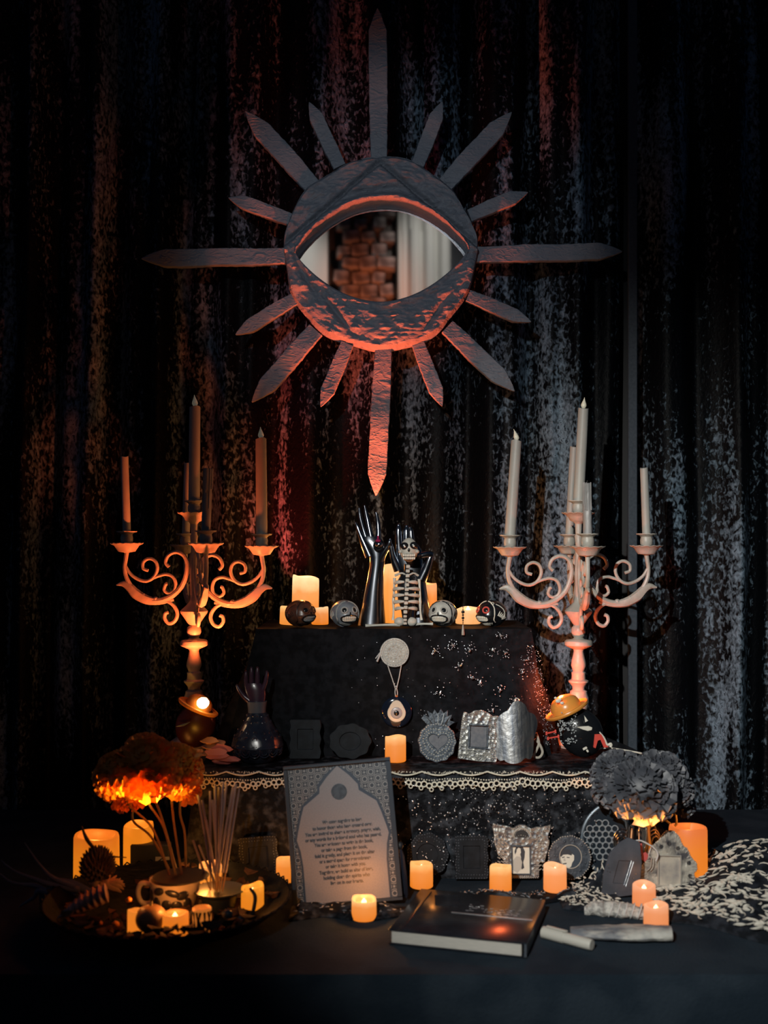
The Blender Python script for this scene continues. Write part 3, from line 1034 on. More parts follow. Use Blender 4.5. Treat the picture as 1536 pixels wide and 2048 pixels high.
# ------------------------------------------------------------ display hands
def skin_obj(name, joints, edges, m, parent, sub=2, root_i=0):
    me = bpy.data.meshes.new(name)
    me.from_pydata([j[0] for j in joints], edges, [])
    ob = bpy.data.objects.new(name, me)
    COL.objects.link(ob)
    ob.parent = parent
    sk = ob.modifiers.new('skin', 'SKIN')
    sk.use_smooth_shade = True
    layer = me.skin_vertices[0].data if me.skin_vertices else None
    if layer is None:
        import bmesh
        bm = bmesh.new(); bm.from_mesh(me); bm.verts.layers.skin.verify(); bm.to_mesh(me); bm.free()
        layer = me.skin_vertices[0].data
    for i, j in enumerate(joints):
        r = j[1]
        layer[i].radius = r if hasattr(r, '__len__') else (r, r)
        layer[i].use_root = (i == root_i)
    sb = ob.modifiers.new('subdivision', 'SUBSURF')
    sb.levels = sub
    sb.render_levels = sub
    me.materials.append(m)
    return ob

def chain(joints, edges, start, items):
    k = start
    for (p, r) in items:
        joints.append((p, r))
        edges.append((k, len(joints) - 1))
        k = len(joints) - 1
    return k

HD = 2.285
def hp(px, py, dy=0.0):
    return W(px, py, HD) - hbase + Vector((0, dy, 0))

hbase = Vector((W(743, 0, HD).x, HD, UZ + 0.001))
hl = thing('display_hand', 'tall dark metallic display hand with long splayed fingers', 'hand', hbase)
q = S(HD)
hz = MB()
pr = [(743, 1249, 28, 20), (744, 1240, 27, 19), (746, 1215, 23, 17), (748, 1185, 19.5, 15), (751, 1155, 16.5, 13), (754, 1130, 15, 11.5), (755, 1115, 16, 11), (753, 1100, 20, 10.5), (748, 1088, 22, 9.5), (744, 1080, 21, 8), (742, 1073, 17, 6)]
rings = []
for (x, y, rx, ry) in pr:
    c = hp(x, y)
    if y == 1249: c.z = 0.0
    rings.append([c + Vector((rx * q * math.cos(2 * PI * j / 28), ry * q * math.sin(2 * PI * j / 28), 0)) for j in range(28)])
hz.rings(rings, True)
def finger(mb, pts, rads):
    P = catmull([hp(*p) for p in pts], 6)
    mb.tube(P, [r * q for r in rads], 14, 1.0, (1, 0, 0))
    mb.ball(P[-1], rads[-1] * q, n=10, m=6)
finger(hz, [(740, 1112), (731, 1092), (722, 1072), (715, 1054), (711, 1046)], [11, 9, 6, 4.2, 2.2])
finger(hz, [(737, 1090, 2), (728, 1066, .002), (722, 1044, .004), (720, 1026, .006), (718, 1016, .006)], [6, 5.4, 4.6, 3.8, 2]) if False else None
finger(hz, [(738, 1092, 0.003), (729, 1066, .006), (722, 1042, .010), (719, 1026, .012), (718, 1016, .012)], [7, 5.4, 4.6, 3.8, 2])
finger(hz, [(746, 1090, 0.001), (740, 1064, .004), (735, 1040, .006), (731, 1022, .008), (729, 1011, .008)], [7, 5.6, 4.8, 3.8, 2])
finger(hz, [(755, 1094, 0.0), (757, 1068, .001), (756, 1048, .002), (754, 1034, .004), (752, 1025, .004)], [7.5, 5.8, 4.8, 3.8, 2.2])
finger(hz, [(760, 1120, -0.002), (768, 1104, -.008), (776, 1092, -.012), (779, 1084, -.014), (780, 1079, -.014)], [9, 7, 5, 4, 2.5])
hz.build('hand_body', chrome, hl)
rg = thing('cocktail_ring', 'black jewelled ring with a plum stone hung on the tall display hand', 'ring', W(757, 1092, HD - 0.022))
MB().torus((0, .003, 0), 0.0085, 0.0032, 20, 8, FACE).build('band', black_paint, rg)
MB().ball((0.001, -0.004, 0.003), (0.0085, 0.005, 0.006), n=8, m=5).build('dark_stone', silver, rg)
MB().lathe((-0.001, -0.002, 0.009), [(0.005, 0), (0.0055, 0.003), (0.002, 0.006), (0.0016, 0.012)], 8).build('plum_stone', mat('plum_glass', (0.35, 0.02, 0.09), 0.2), rg)

hbase = Vector((W(838, 0, HD).x, HD, UZ + 0.001))
hr = thing('display_hand', 'dark metallic display hand with bent thumb behind the skeleton', 'hand', hbase)
hz = MB()
pr = [(840, 1249, 25, 18), (840, 1240, 24, 17), (839, 1215, 21, 15), (836, 1190, 19, 13), (832, 1170, 20, 12), (826, 1150, 26, 12), (822, 1130, 30, 11), (819, 1112, 30, 10), (816, 1098, 27, 9), (814, 1088, 22, 7)]
rings = []
for (x, y, rx, ry) in pr:
    c = hp(x, y)
    if y == 1249: c.z = 0.0
    rings.append([c + Vector((rx * q * math.cos(2 * PI * j / 28), ry * q * math.sin(2 * PI * j / 28), 0)) for j in range(28)])
hz.rings(rings, True)
finger(hz, [(800, 1110), (798, 1090), (797, 1070), (797, 1058), (797, 1051)], [9, 8, 7.5, 6.5, 4])
finger(hz, [(815, 1105), (813, 1086), (813, 1070), (813, 1060), (813, 1053)], [9, 8, 7.5, 6.5, 4])
finger(hz, [(828, 1108, .004), (825, 1090, .005), (823, 1074, .005), (822, 1062, .005), (820, 1056, .005)], [8, 7, 6.5, 5.5, 3.5])
finger(hz, [(797, 1140), (788, 1120, -.003), (784, 1104, -.005), (782, 1092, -.006), (781, 1086, -.006)], [10, 7, 5.5, 4.5, 3])
finger(hz, [(842, 1160, -.002), (852, 1138, -.005), (859, 1118, -.007), (862, 1110, -.007)], [12, 9.5, 8, 7])
finger(hz, [(862, 1110, -.007), (853, 1109, -.010), (842, 1111, -.012), (838, 1112, -.012)], [8, 7.5, 7, 5])
hz.build('hand_body', chrome, hr)

# ------------------------------------------------------------ skeleton figure
SD = 2.222
q = S(SD)
sb_ = Vector((W(813, 0, SD).x, SD, UZ + 0.001))
sk = thing('skeleton_figure', 'small painted papier mache skeleton sitting with its legs stretched out', 'figurine', sb_)
def sp(px, py, dy=0.0):
    p = W(px, py, SD) - sb_
    return p + Vector((0, dy, 0))
ivory = mat('smoked_ivory', (0.44, .42, .37), .5, 0, (0.54, .52, .46), 60)
MB().lathe(sp(813, 1254), [(8 * q, 2 * q), (9 * q, 22 * q), (12 * q, 40 * q), (17 * q, 52 * q), (19 * q, 75 * q), (17 * q, 95 * q), (10 * q, 106 * q), (4.5 * q, 112 * q), (4.5 * q, 126 * q)], 24).build('torso', black_paint, sk)
hd = MB()
def shf(p):
    return 1 - 0.16 * max(0, -p.z - .15) + 0.05 * max(0, p.z)
hd.ball(sp(818, 1102), (17.5 * q, 15 * q, 25 * q), n=32, m=24, fn=shf)
hd.build('head', ivory, sk)
for (x, y, rr) in ((809, 1092, 8.5), (827, 1091, 8.5)):
    so = MB().ball(sp(x, y, -11.8 * q), (rr * q, 4.5 * q, 7.5 * q), n=16, m=10).build('eye_socket', black_paint, sk)
    MB().ball(sp(x, y + 1, -17.2 * q), (2 * q, 1 * q, 2 * q), n=8, m=5).build('pupil', white_paint, so)
MB().ball(sp(817.5, 1100, -15 * q), (2.6 * q, 1.6 * q, 4 * q), n=10, m=6).build('nose', black_paint, sk)
MB().ball(sp(818, 1113, -12.0 * q), (13 * q, 3.8 * q, 7.5 * q), n=20, m=8).build('mouth', black_paint, sk)
for row in (0, 1):
    for i in range(6):
        x = 807.5 + i * 4.1
        MB().box(sp(x, 1110.2 + row * 6.0, (-16.8 + abs(i - 2.5) ** 2 * .38) * q), (3.4 * q, 2.4 * q, 5.2 * q), bev=.6 * q).build('tooth', white_paint, sk)
for (x) in (799, 836):
    MB().ball(sp(x + (2 if x < 810 else -2), 1103, -7 * q), (4.5 * q, 4.5 * q, 4 * q), n=10, m=6).build('cheekbone', ivory, sk)
for i in range(11):
    y = 1133 + i * 9.0 + (0 if i < 2 else 0)
    MB().box(sp(816 - i * 0.55, y, (-6 if i < 2 else -17.5 + (abs(i - 6) ** 1.5) * .3) * q), (8 * q, 5 * q, 7.4 * q), bev=1.4 * q).build('vertebra', ivory, sk)
for i in range(5):
    for sgn in (-1, 1):
        y = 1164 + i * 13
        hw = (22, 25, 25, 24, 21)[i]
        pts = []
        for t in range(8):
            a = t / 7 * 1.75
            pts.append(sp(812 + sgn * (4 + (hw - 4) * math.sin(min(a, 1.57))), y + 4 * (t / 7) ** 2 - 1, (-19.5 + 17 * (1 - math.cos(a))) * q))
        MB().tube(pts, [2.0 * q, 3.4 * q, 3.8 * q, 3.6 * q, 3.0 * q], 8, 0.7, (0, 0, 1)).build('rib', ivory, sk)
for sgn in (-1, 1):
    MB().tube(catmull([sp(815 + sgn * 3, 1150, -8 * q), sp(815 + sgn * 12, 1146, -9 * q), sp(813 + sgn * 23, 1151, -4 * q)], 5), [2 * q, 1.8 * q, 2.6 * q], 8).build('collarbone', ivory, sk)
pv = MB()
for sgn in (-1, 1):
    pv.ball(sp(811 + sgn * 12, 1243, -3 * q), (11 * q, 8 * q, 9 * q), n=14, m=8)
pv.build('pelvis', ivory, sk)
for i in range(3):
    MB().box(sp(810, 1232 + i * 7, -11 * q), (7 * q, 5 * q, 5.6 * q), bev=1 * q).build('vertebra', ivory, sk)
for (pts, nm) in (([(789, 1156), (788, 1180), (787, 1200)], 'arm'), ([(787, 1200), (787, 1225), (786, 1240)], 'arm'),
                  ([(838, 1158), (840, 1185), (840, 1205)], 'arm'), ([(840, 1205), (841, 1225), (843, 1240)], 'arm')):
    P = [sp(*p) for p in pts]
    MB().tube(catmull(P, 5), [3.2 * q, 2.2 * q, 1.9 * q, 2.2 * q, 3.2 * q], 10).build(nm, white_paint, sk)
for sgn, pts in ((-1, [(800, 1249), (770, 1249.5), (744, 1250.5), (731, 1251)]), (1, [(826, 1249), (842, 1248), (858, 1248), (866, 1248)])):
    P = [sp(p[0], p[1], (-5 if sgn < 0 else 2) * q) for p in pts]
    MB().tube(catmull(P, 5), [4 * q, 2.4 * q, 2.2 * q, 2.6 * q, 3.2 * q], 10, .9).build('leg', ivory, sk)

# hanging bead drop between the two right hand skulls
dr = thing('bead_drop', 'thin black bead drop hanging over the cloth edge before the low candle', 'ornament', W(926, 1262, 2.19))
mb = MB()
for (y, r) in ((1214, 1), (1219, 1.2), (1224, 3.4), (1230, 2.2), (1236, 2.8), (1241, 1.6), (1246, 1.2)):
    mb.ball(W(926, y, 2.19) - Vector(dr.location), r * q, n=8, m=6)
mb.tube([W(926, 1212, 2.19) - Vector(dr.location), W(926, 1248, 2.19) - Vector(dr.location)], .6 * q, 5)
mb.build('beads', black_paint, dr)
MB().lathe((0, 0, -8 * q), [(3 * q, 0), (3.2 * q, 4 * q), (1.5 * q, 18 * q), (1 * q, 20 * q)], 8).build('silver_drop', tin_bead, dr)

# ------------------------------------------------------------ medallion and amulet
MD = 2.186
q = S(MD)
md = thing('sun_medallion', 'round engraved grey calendar medallion pinned at the front of the upper step', 'medallion', W(789, 1305, MD))
med_m = mat('pewter', (0.38, .38, .37), .4, .5, (0.50, .49, .46), 90)
MB().lathe((0, 0, 0), [(25 * q, -3 * q), (29 * q, -1.5 * q), (29 * q, 1 * q), (26 * q, 1 * q), (25 * q, 0)], 48, True, FACE).build('disc', med_m, md)
eng = MB()
for rr in (22, 14.5, 7.5):
    eng.torus((0, -.5 * q, 0), rr * q, .7 * q, 40, 6, FACE)
for k in range(20):
    a = 2 * PI * k / 20
    eng.box((18 * q * math.cos(a), -.6 * q, 18 * q * math.sin(a)), (5 * q, 1.2 * q, 1.6 * q), rotY(-a))
for k in range(8):
    a = 2 * PI * k / 8 + .2
    eng.tube([(11 * q * math.cos(a - .2), -.7 * q, 11 * q * math.sin(a - .2)), (13 * q * math.cos(a), -.7 * q, 13 * q * math.sin(a)), (11 * q * math.cos(a + .2), -.7 * q, 11 * q * math.sin(a + .2))], .8 * q, 5)
for k in range(28):
    a = 2 * PI * k / 28
    eng.ball((26.3 * q * math.cos(a), -1.3 * q, 26.3 * q * math.sin(a)), 1.0 * q, n=6, m=4)
eng.ball((-2.5 * q, -1 * q, 1.5 * q), 1.2 * q); eng.ball((2.5 * q, -1 * q, 1.5 * q), 1.2 * q); eng.box((0, -1 * q, -2.5 * q), (5 * q, 1 * q, 1.2 * q))
eng.build('raised_rings', mat('worn_pewter', (0.60, .58, .52), .35, .5), md)
tg = MB()
tg.tube([(-27 * q, 0, 2 * q), (-31 * q, -1 * q, -3 * q), (-38 * q, -1 * q, -12 * q)], [1 * q, 1.3 * q, 1 * q], 6)
tg.tube([(-28 * q, -1 * q, -2 * q), (-31 * q, -1 * q, -9 * q), (-35 * q, -1 * q, -18 * q)], [1 * q, 1.9 * q, 2 * q], 6)
tg.build('cord_ends', rope, md)

am = thing('evil_eye_amulet', 'dark glass evil eye amulet hanging on a pale cord', 'amulet', W(793, 1424, MD))
MB().ball((0, 0, 0), (31 * q, 6 * q, 31 * q), n=40, m=20).build('glass_disc', mat('cobalt_glass', (0.006, .010, .022), .08, 0, coat=1), am)
drop = []
for k in range(40):
    a = 2 * PI * k / 40 + PI / 2
    r = 18.3
    x, z_ = r * math.cos(a), r * math.sin(a)
    if z_ > 11: z_ += (z_ - 11) * 1.0
    drop.append((x * q, (z_ - 1) * q))
MB().plate(drop, 3 * q, y0=-7.5 * q).build('white_ring', mat('milk_glass', (0.62, .56, .47), .3), am)
MB().ball((0, -7.5 * q, -1 * q), (11.8 * q, 2 * q, 11.8 * q), n=24, m=8).build('iris', mat('grey_glass', (0.33, .32, .34), .3), am)
MB().ball((0, -9.2 * q, -1 * q), (5.4 * q, 1.6 * q, 5.4 * q), n=16, m=8).build('pupil', black_paint, am)
MB().torus((-1 * q, 0, 30 * q), 4 * q, 1.3 * q, 14, 6, FACE).build('hanging_loop', black_paint, am)
cd = MB()
for sx in (-1, 1):
    P = [Vector(((sx * 13.5 - 4) * q, 0.5 * q, 93 * q)), Vector(((sx * 7) * q - 2 * q, 0, 68 * q)), Vector((sx * 1.2 * q - 1 * q, 0, 47 * q)), Vector((sx * 2.4 * q - .5 * q, 0, 40 * q)), Vector((sx * 2.0 * q, -.5 * q, 31 * q))]
    cd.tube(P, 1.1 * q, 6)
cd.build('cord', rope, am)
MB().tube([(-1.6 * q, -1.5 * q, 33 * q), (1.8 * q, -1.5 * q, 32 * q)], 2.4 * q, 8).build('copper_wrap', mat('copper', (.6, .2, .07), .3, .7), am)

# ------------------------------------------------------------ tin frames
def smooth_outline(pts, n=5):
    P = [Vector((p[0], p[1], 0)) for p in pts]
    out = []
    N = len(P)
    for i in range(N):
        a, b2, c, d = P[i - 1], P[i], P[(i + 1) % N], P[(i + 2) % N]
        for k in range(n):
            t = k / n
            v = 0.5 * ((2 * b2) + (c - a) * t + (2 * a - 5 * b2 + 4 * c - d) * t * t + (3 * b2 - a - 3 * c + d) * t ** 3)
            out.append((v.x, v.y))
    return out

def frame_root(px, pyb, D, name, label, cat, lean=8, roll=0, yaw=0, z=None):
    base = W(px, pyb, D)
    if z is not None:
        base.z = z
    return thing(name, label, cat, base, (math.radians(-lean), math.radians(roll), math.radians(yaw))), S(D)

def loc_pts(pts, px, pyb, q):
    return [((x - px) * q, -(y - pyb) * q) for (x, y) in pts]

def resample(pts, n, start_ang=PI / 2, c=None):
    """points of a star shaped outline at n equal angles about c"""
    cx, cz = c
    out = []
    m = len(pts)
    for k in range(n):
        a = start_ang + 2 * PI * k / n
        dx, dz = math.cos(a), math.sin(a)
        best = None
        for i in range(m):
            x1, z1 = pts[i][0] - cx, pts[i][1] - cz
            x2, z2 = pts[(i + 1) % m][0] - cx, pts[(i + 1) % m][1] - cz
            ex, ez = x2 - x1, z2 - z1
            den = dx * ez - dz * ex
            if abs(den) < 1e-12: continue
            t = (x1 * ez - z1 * ex) / den
            u = (x1 * dz - z1 * dx) / den
            if t > 0 and -1e-6 <= u <= 1 + 1e-6 and (best is None or t > best):
                best = t
        best = best or 0.001
        out.append((cx + dx * best, cz + dz * best))
    return out

def beads(pts, step, r, y, every=1):
    mb = MB()
    acc = 0
    last = pts[0]
    mb.ball((last[0], y, last[1]), (r, r * .7, r), n=6, m=4)
    for p in pts[1:] + [pts[0]]:
        d = math.hypot(p[0] - last[0], p[1] - last[1])
        while acc + d >= step:
            t = (step - acc) / d
            last = (last[0] + (p[0] - last[0]) * t, last[1] + (p[1] - last[1]) * t)
            mb.ball((last[0], y, last[1]), (r, r * .7, r), n=6, m=4)
            d = math.hypot(p[0] - last[0], p[1] - last[1])
            acc = 0
        acc += d
        last = p
    return mb

def scale_out(pts, k, c):
    return [(c[0] + (p[0] - c[0]) * k, c[1] + (p[1] - c[1]) * k) for p in pts]

def rect(x0, y0, x1, y1, n=8):
    P = []
    for (a, b2) in (((x0, y0), (x1, y0)), ((x1, y0), (x1, y1)), ((x1, y1), (x0, y1)), ((x0, y1), (x0, y0))):
        for k in range(n):
            P.append((a[0] + (b2[0] - a[0]) * k / n, a[1] + (b2[1] - a[1]) * k / n))
    return P

def moulding(parent, x0, z0, x1, z1, w, d, y, m, name='inner_moulding'):
    mb = MB()
    for (cx, cz, sx, sz) in (((x0 + x1) / 2, z0, x1 - x0 + w, w), ((x0 + x1) / 2, z1, x1 - x0 + w, w), (x0, (z0 + z1) / 2, w, z1 - z0 - w), (x1, (z0 + z1) / 2, w, z1 - z0 - w)):
        mb.box((cx, y, cz), (sx, d, sz), bev=w * .2)
    return mb.build(name, m, parent)

def tin_frame(px, pyb, D, label, outline, opening, m, lean=8, roll=0, z=None, yaw=0, name='tin_picture_frame', bead_m=None, bead_step=3.2, bead_r=1.1, thick=3.0, rings=(0.93,), cat='picture frame', sharp=False, bs2=None):  # builds tin picture frames, not devotional panels
    root, q = frame_root(px, pyb, D, name, label, cat, lean, roll, yaw, z)
    o = loc_pts(outline, px, pyb, q)
    o = o if sharp else smooth_outline(o, 4)
    h = loc_pts(opening, px, pyb, q)
    c = (sum(p[0] for p in h) / len(h), sum(p[1] for p in h) / len(h))
    n = 96
    O, H = resample(o, n, PI / 2, c), resample(h, n, PI / 2, c)
    MB().plate(O, thick * q, H).build('frame_plate', m, root)
    MB().plate(scale_out(H, 1.04, c), 1.2 * q, y0=thick * q).build('backing', m if m.name.startswith(('black', 'slate')) else glass_panel, root)
    if bead_m:
        mb = MB()
        for k in rings:
            b2 = beads([(h_[0] + (o_[0] - h_[0]) * k, h_[1] + (o_[1] - h_[1]) * k) for o_, h_ in zip(O, H)], bead_step * q, bead_r * q, -.3 * q)
            mb.add(b2.v, b2.f)
        mb.build('bead_row', bead_m, root)
    return root, q, O, H, c

DT = 2.12
MZ1 = MZ + 0.002
# flaming heart
circ = [(873 + 38 * math.cos(a) * (1 + .03 * math.cos(12 * a)), 1484 + 38 * math.sin(a) * (1 + .03 * math.cos(12 * a))) for a in [2 * PI * k / 60 for k in range(60)]]
circ = [(x, y + (3 if y > 1500 else 0)) for (x, y) in circ]
heart = []
for k in range(40):
    t = 2 * PI * k / 40
    heart.append((875 + 1.22 * 16 * math.sin(t) ** 3 * 1.0, 1484 - 1.15 * (13 * math.cos(t) - 5 * math.cos(2 * t) - 2 * math.cos(3 * t) - math.cos(4 * t))))
r_, q, O, H, c = tin_frame(873, 1525, DT, 'grey tin flaming heart frame studded with beads, empty inside', circ, heart, tin_dark, 8, 2, MZ1, bead_m=tin_bead, bead_step=5.2, bead_r=1.5, rings=(0.22, 0.52, 0.86), sharp=True)
fl = [(852, 1452), (840, 1440), (845, 1432), (856, 1438), (851, 1424), (862, 1430), (866, 1421), (873, 1430), (879, 1419), (885, 1428), (893, 1422), (893, 1434), (902, 1430), (898, 1442), (908, 1445), (896, 1454)]
MB().plate(loc_pts(fl, 873, 1525, q), 2 * q, y0=1.0 * q).build('flame_crest', tin_dark, r_)
fm = MB()
for (x0, y0, x1, y1) in ((862, 1450, 850, 1436), (868, 1450, 862, 1430), (874, 1450, 874, 1428), (881, 1450, 886, 1428), (888, 1450, 898, 1434)):
    p = loc_pts([(x0, y0), (x1, y1)], 873, 1525, q)
    fm.tube([(p[0][0], .6 * q, p[0][1]), (p[1][0], .6 * q, p[1][1])], [1.6 * q, .5 * q], 5)
fm.build('flame_ribs', tin_plain, r_)

# embossed rectangular frame
out = [(915, 1517), (917, 1480), (920, 1440), (923, 1424), (928, 1424), (934, 1428), (945, 1420), (960, 1418), (972, 1423), (983, 1430), (992, 1428), (999, 1434), (999, 1460), (996, 1500), (993, 1521), (955, 1521)]
r_, q, O, H, c = tin_frame(956, 1522, DT, 'embossed silver tin frame with a small empty rectangular window', out, rect(938, 1451, 971, 1492), tin, 8, 3, MZ1, bead_m=tin_bead, bead_step=4.6, bead_r=1.3, rings=(0.94, 0.82), sharp=True)
p = loc_pts([(936, 1494), (973, 1449)], 956, 1522, q)
moulding(r_, p[0][0], p[0][1], p[1][0], p[1][1], 3.2 * q, 5 * q, -1.5 * q, tin_dark)
sw = MB()
for row in range(5):
    for k in range(11):
        x, y = 923 + k * 6.4 + (row % 2) * 3, 1500 + row * 4.4
        if y > 1516: continue
        a = loc_pts([(x, y)], 956, 1522, q)[0]
        pts = [(a[0] + 2.6 * q * math.cos(t), -.4 * q, a[1] + 2.0 * q * math.sin(t)) for t in [PI * j / 5 for j in range(6)]]
        sw.tube(pts, .7 * q, 4)
for side in (0, 1):
    for k in range(15):
        for j in range(2):
            x, y = (923 + j * 5.5 if side == 0 else 980 + j * 6.5), 1438 + k * 4.2
            a = loc_pts([(x, y)], 956, 1522, q)[0]
            pts = [(a[0] + 2.2 * q * math.cos(t), -.4 * q, a[1] + 1.6 * q * math.sin(t)) for t in [PI * u / 4 for u in range(5)]]
            sw.tube(pts, .6 * q, 4)
sw.build('embossed_scales', tin_bead, r_, kind='stuff')

# arched plain tin back
out = [(1000, 1519), (993, 1505), (996, 1470), (994, 1455), (999, 1433), (1008, 1424), (1020, 1417), (1026, 1406), (1034, 1400), (1042, 1400), (1054, 1408), (1060, 1422), (1073, 1428), (1078, 1448), (1070, 1475), (1066, 1505), (1060, 1516), (1050, 1513), (1040, 1521), (1025, 1524), (1012, 1520), (1004, 1512)]
r_, q = frame_root(1035, 1523, DT - .01, 'tin_shield', 'smooth brushed tin arch with a ring loop, rightmost tin piece on the upper ledge', 'ornament', 9, -1, 0, MZ1)
o = smooth_outline(loc_pts(out, 1035, 1523, q), 4)
cx, cz = 0, 60 * q
n = 80
O = resample(o, n, PI / 2, (cx, cz))
rings = []
for k in range(9):
    f = 1 - k / 8 * .98
    rings.append([Vector((cx + (p[0] - cx) * f, -9 * q * math.cos(min(abs((cx + (p[0] - cx) * f) / (42 * q)), 1) * PI / 2) , cz + (p[1] - cz) * f)) for p in O])
back = [[v + Vector((0, 1.6 * q, 0)) for v in r] for r in rings]
MB().rings(list(reversed(back)) + rings, True).build('curved_plate', tin_plain, r_)
MB().torus((3 * q, 0, 124 * q), 4.2 * q, 1.3 * q, 16, 6, FACE).build('ring_loop', tin_bead, r_)
cl = thing('cord_loop', 'pale twisted cord loop hanging beside the brushed tin arch', 'cord', W(1078, 1517, 2.15))
P = [W(x, y, 2.14) - Vector(cl.location) for (x, y) in ((1070, 1478), (1080, 1490), (1085, 1505), (1078, 1515), (1068, 1512), (1074, 1498), (1078, 1485), (1072, 1466))]
MB().tube(catmull(P, 6), 2.6 * q, 8, .7).build('cord', mat('tan_cord', (.36, .33, .28), .6), cl)

# lower row frames
q0 = 1
out5 = [(130, 150), (230, 172), (330, 186), (375, 215), (400, 185), (450, 166), (500, 172), (550, 200), (575, 215), (620, 192), (700, 195), (750, 178), (796, 168), (780, 225), (758, 262), (762, 320), (775, 352), (755, 440), (735, 500), (715, 575), (690, 580), (655, 558), (650, 640), (650, 745), (500, 745), (330, 745), (262, 740), (262, 560), (240, 520), (205, 515), (180, 430), (155, 350), (160, 280)]
cvt = lambda L: [(960 + u * .1823, 1630 + v * .1823) for (u, v) in L]
ZR = TZ + 0.006
DL = 1.99
r_, q, O, H, c = tin_frame(1043, 1768, DL, 'silver tin frame with two wings holding a photo of a long haired woman', cvt(out5), rect(1024, 1703, 1061, 1758), tin, 7, 0, ZR, bead_m=tin_bead, bead_step=4.2, bead_r=1.1, rings=(0.93, 0.75, 0.5), sharp=True)
w_lo, w_hi = loc_pts([(1024, 1758), (1061, 1703)], 1043, 1768, q)
moulding(r_, w_lo[0], w_lo[1], w_hi[0], w_hi[1], 2.6 * q, 4 * q, -1 * q, tin_dark)
hole = MB().plate([((1045 - 1043 + 14 * math.cos(a)) * q, (1768 - 1685 + 14 * max(math.sin(a), -.1)) * q) for a in [2 * PI * k / 24 for k in range(24)]], 1 * q, y0=-.8 * q).build('dark_cutout', black_matte, r_)
hr_ = MB()
for sgn in (-1, 1):
    for row in range(9):
        y = 1690 + row * 7.5
        for k in range(3):
            x = 1043 + sgn * (28 + k * 7) - 0
            a, b2 = loc_pts([(x, y), (x + sgn * 5.5, y - 2.8)], 1043, 1768, q)
            hr_.tube([(a[0], -.5 * q, a[1]), (b2[0], -.5 * q, b2[1])], [1.5 * q, .9 * q], 5)
hr_.build('feather_ridges', tin_bead, r_, kind='stuff')
arc_ = [((1045 - 1043 + 18 * math.cos(a)) * q, -.6 * q, (1768 - 1685 + 17 * math.sin(a)) * q) for a in [PI * k / 16 for k in range(17)]]
MB().tube(arc_, 2 * q, 6).build('arch_rim', tin_bead, r_)
# photo print of a woman (flat print)
paper = mat('photo_paper', (0.62, .60, .52), .45)
ink = mat('photo_black', (0.03, .035, .045), .5)
skin_p = mat('photo_grey', (0.42, .41, .37), .5)
def flat(parent, poly, m, y, name, ox, oy, q):
    p = loc_pts(poly, ox, oy, q)
    return MB().plate(p, .25 * q, y0=y).build(name, m, parent, smooth=False)
ph = flat(r_, rect(1024, 1703, 1061, 1758, 1), paper, 2.2 * q, 'photo_print', 1043, 1768, q)
def sub(poly, m, y, name='printed_shape', ox=1043, oy=1768):
    return flat(ph, poly, m, y, name, ox, oy, q)
sub([(1030, 1714), (1033, 1705), (1040, 1701.5), (1047, 1705), (1051, 1714), (1050, 1726), (1047, 1735), (1049, 1746), (1044, 1749), (1041, 1738), (1043, 1726), (1040, 1712), (1036, 1710), (1033, 1716), (1031, 1720)], ink, 1.7 * q)
sub([(1034, 1711), (1038, 1706), (1042, 1708), (1043, 1716), (1040, 1722), (1036, 1720)], paper, 1.4 * q)
sub([(1026, 1732), (1034, 1723), (1041, 1724), (1045, 1735), (1043, 1748), (1035, 1756), (1026, 1750)], skin_p, 1.6 * q)

circ = [(1140 + 42 * (1 + .045 * abs(math.cos(6.5 * a))) * math.cos(a), 1718 + 42 * (1 + .045 * abs(math.cos(6.5 * a))) * math.sin(a)) for a in [2 * PI * k / 90 for k in range(90)]]
oval = [(1142 + 22 * math.cos(a), 1716 + 23 * math.sin(a)) for a in [2 * PI * k / 40 for k in range(40)]]
r_, q, O, H, c = tin_frame(1140, 1762, 1.985, 'dark round beaded tin frame with a photo of a man in a suit', circ, oval, tin_dark, 7, 0, ZR, bead_m=tin_bead, bead_step=5.0, bead_r=1.5, rings=(0.96,), sharp=True)
MB().tube([(p[0], -1.2 * q, p[1]) for p in H] + [(H[0][0], -1.2 * q, H[0][1])], 1.1 * q, 6).build('oval_rim', tin_bead, r_)
st = MB()
for k in range(11):
    a = 2 * PI * k / 11 + .2
    st.ball(((2 + 32 * math.cos(a)) * q, -.5 * q, (45 + 32 * math.sin(a)) * q), (2.3 * q, 1.4 * q, 2.3 * q), n=8, m=5)
st.build('studs', tin_dark, r_)
ph = flat(r_, oval, mat('photo_dark', (.03, .045, .065), .5), 2.2 * q, 'photo_print', 1140, 1762, q)
cv = lambda L: [(960 + u * .1823, 1630 + v * .1823) for (u, v) in L]
def sub2(poly, m, y):
    return flat(ph, cv(poly), m, y, 'printed_shape', 1140, 1762, q)
sub2([(885, 480), (890, 440), (920, 415), (990, 425), (1040, 460), (1038, 510), (1015, 545), (1005, 580), (975, 600), (940, 600), (905, 560), (890, 520)], paper, 1.8 * q)
sub2([(880, 470), (895, 410), (930, 392), (990, 398), (1020, 430), (1012, 462), (970, 450), (920, 452), (898, 474)], ink, 1.5 * q)
sub2([(905, 478), (935, 472), (937, 481), (907, 489)], ink, 1.5 * q)
sub2([(958, 476), (990, 480), (990, 489), (957, 485)], ink, 1.5 * q)
sub2([(925, 490), (940, 492), (946, 520), (922, 520)], skin_p, 1.5 * q)
sub2([(915, 545), (955, 540), (955, 552), (918, 556)], ink, 1.5 * q)
sub2([(925, 600), (975, 592), (1020, 600), (1080, 640), (1040, 670), (940, 690)], skin_p, 1.6 * q)
sub2([(955, 605), (985, 600), (980, 680), (940, 690)], paper, 1.4 * q)

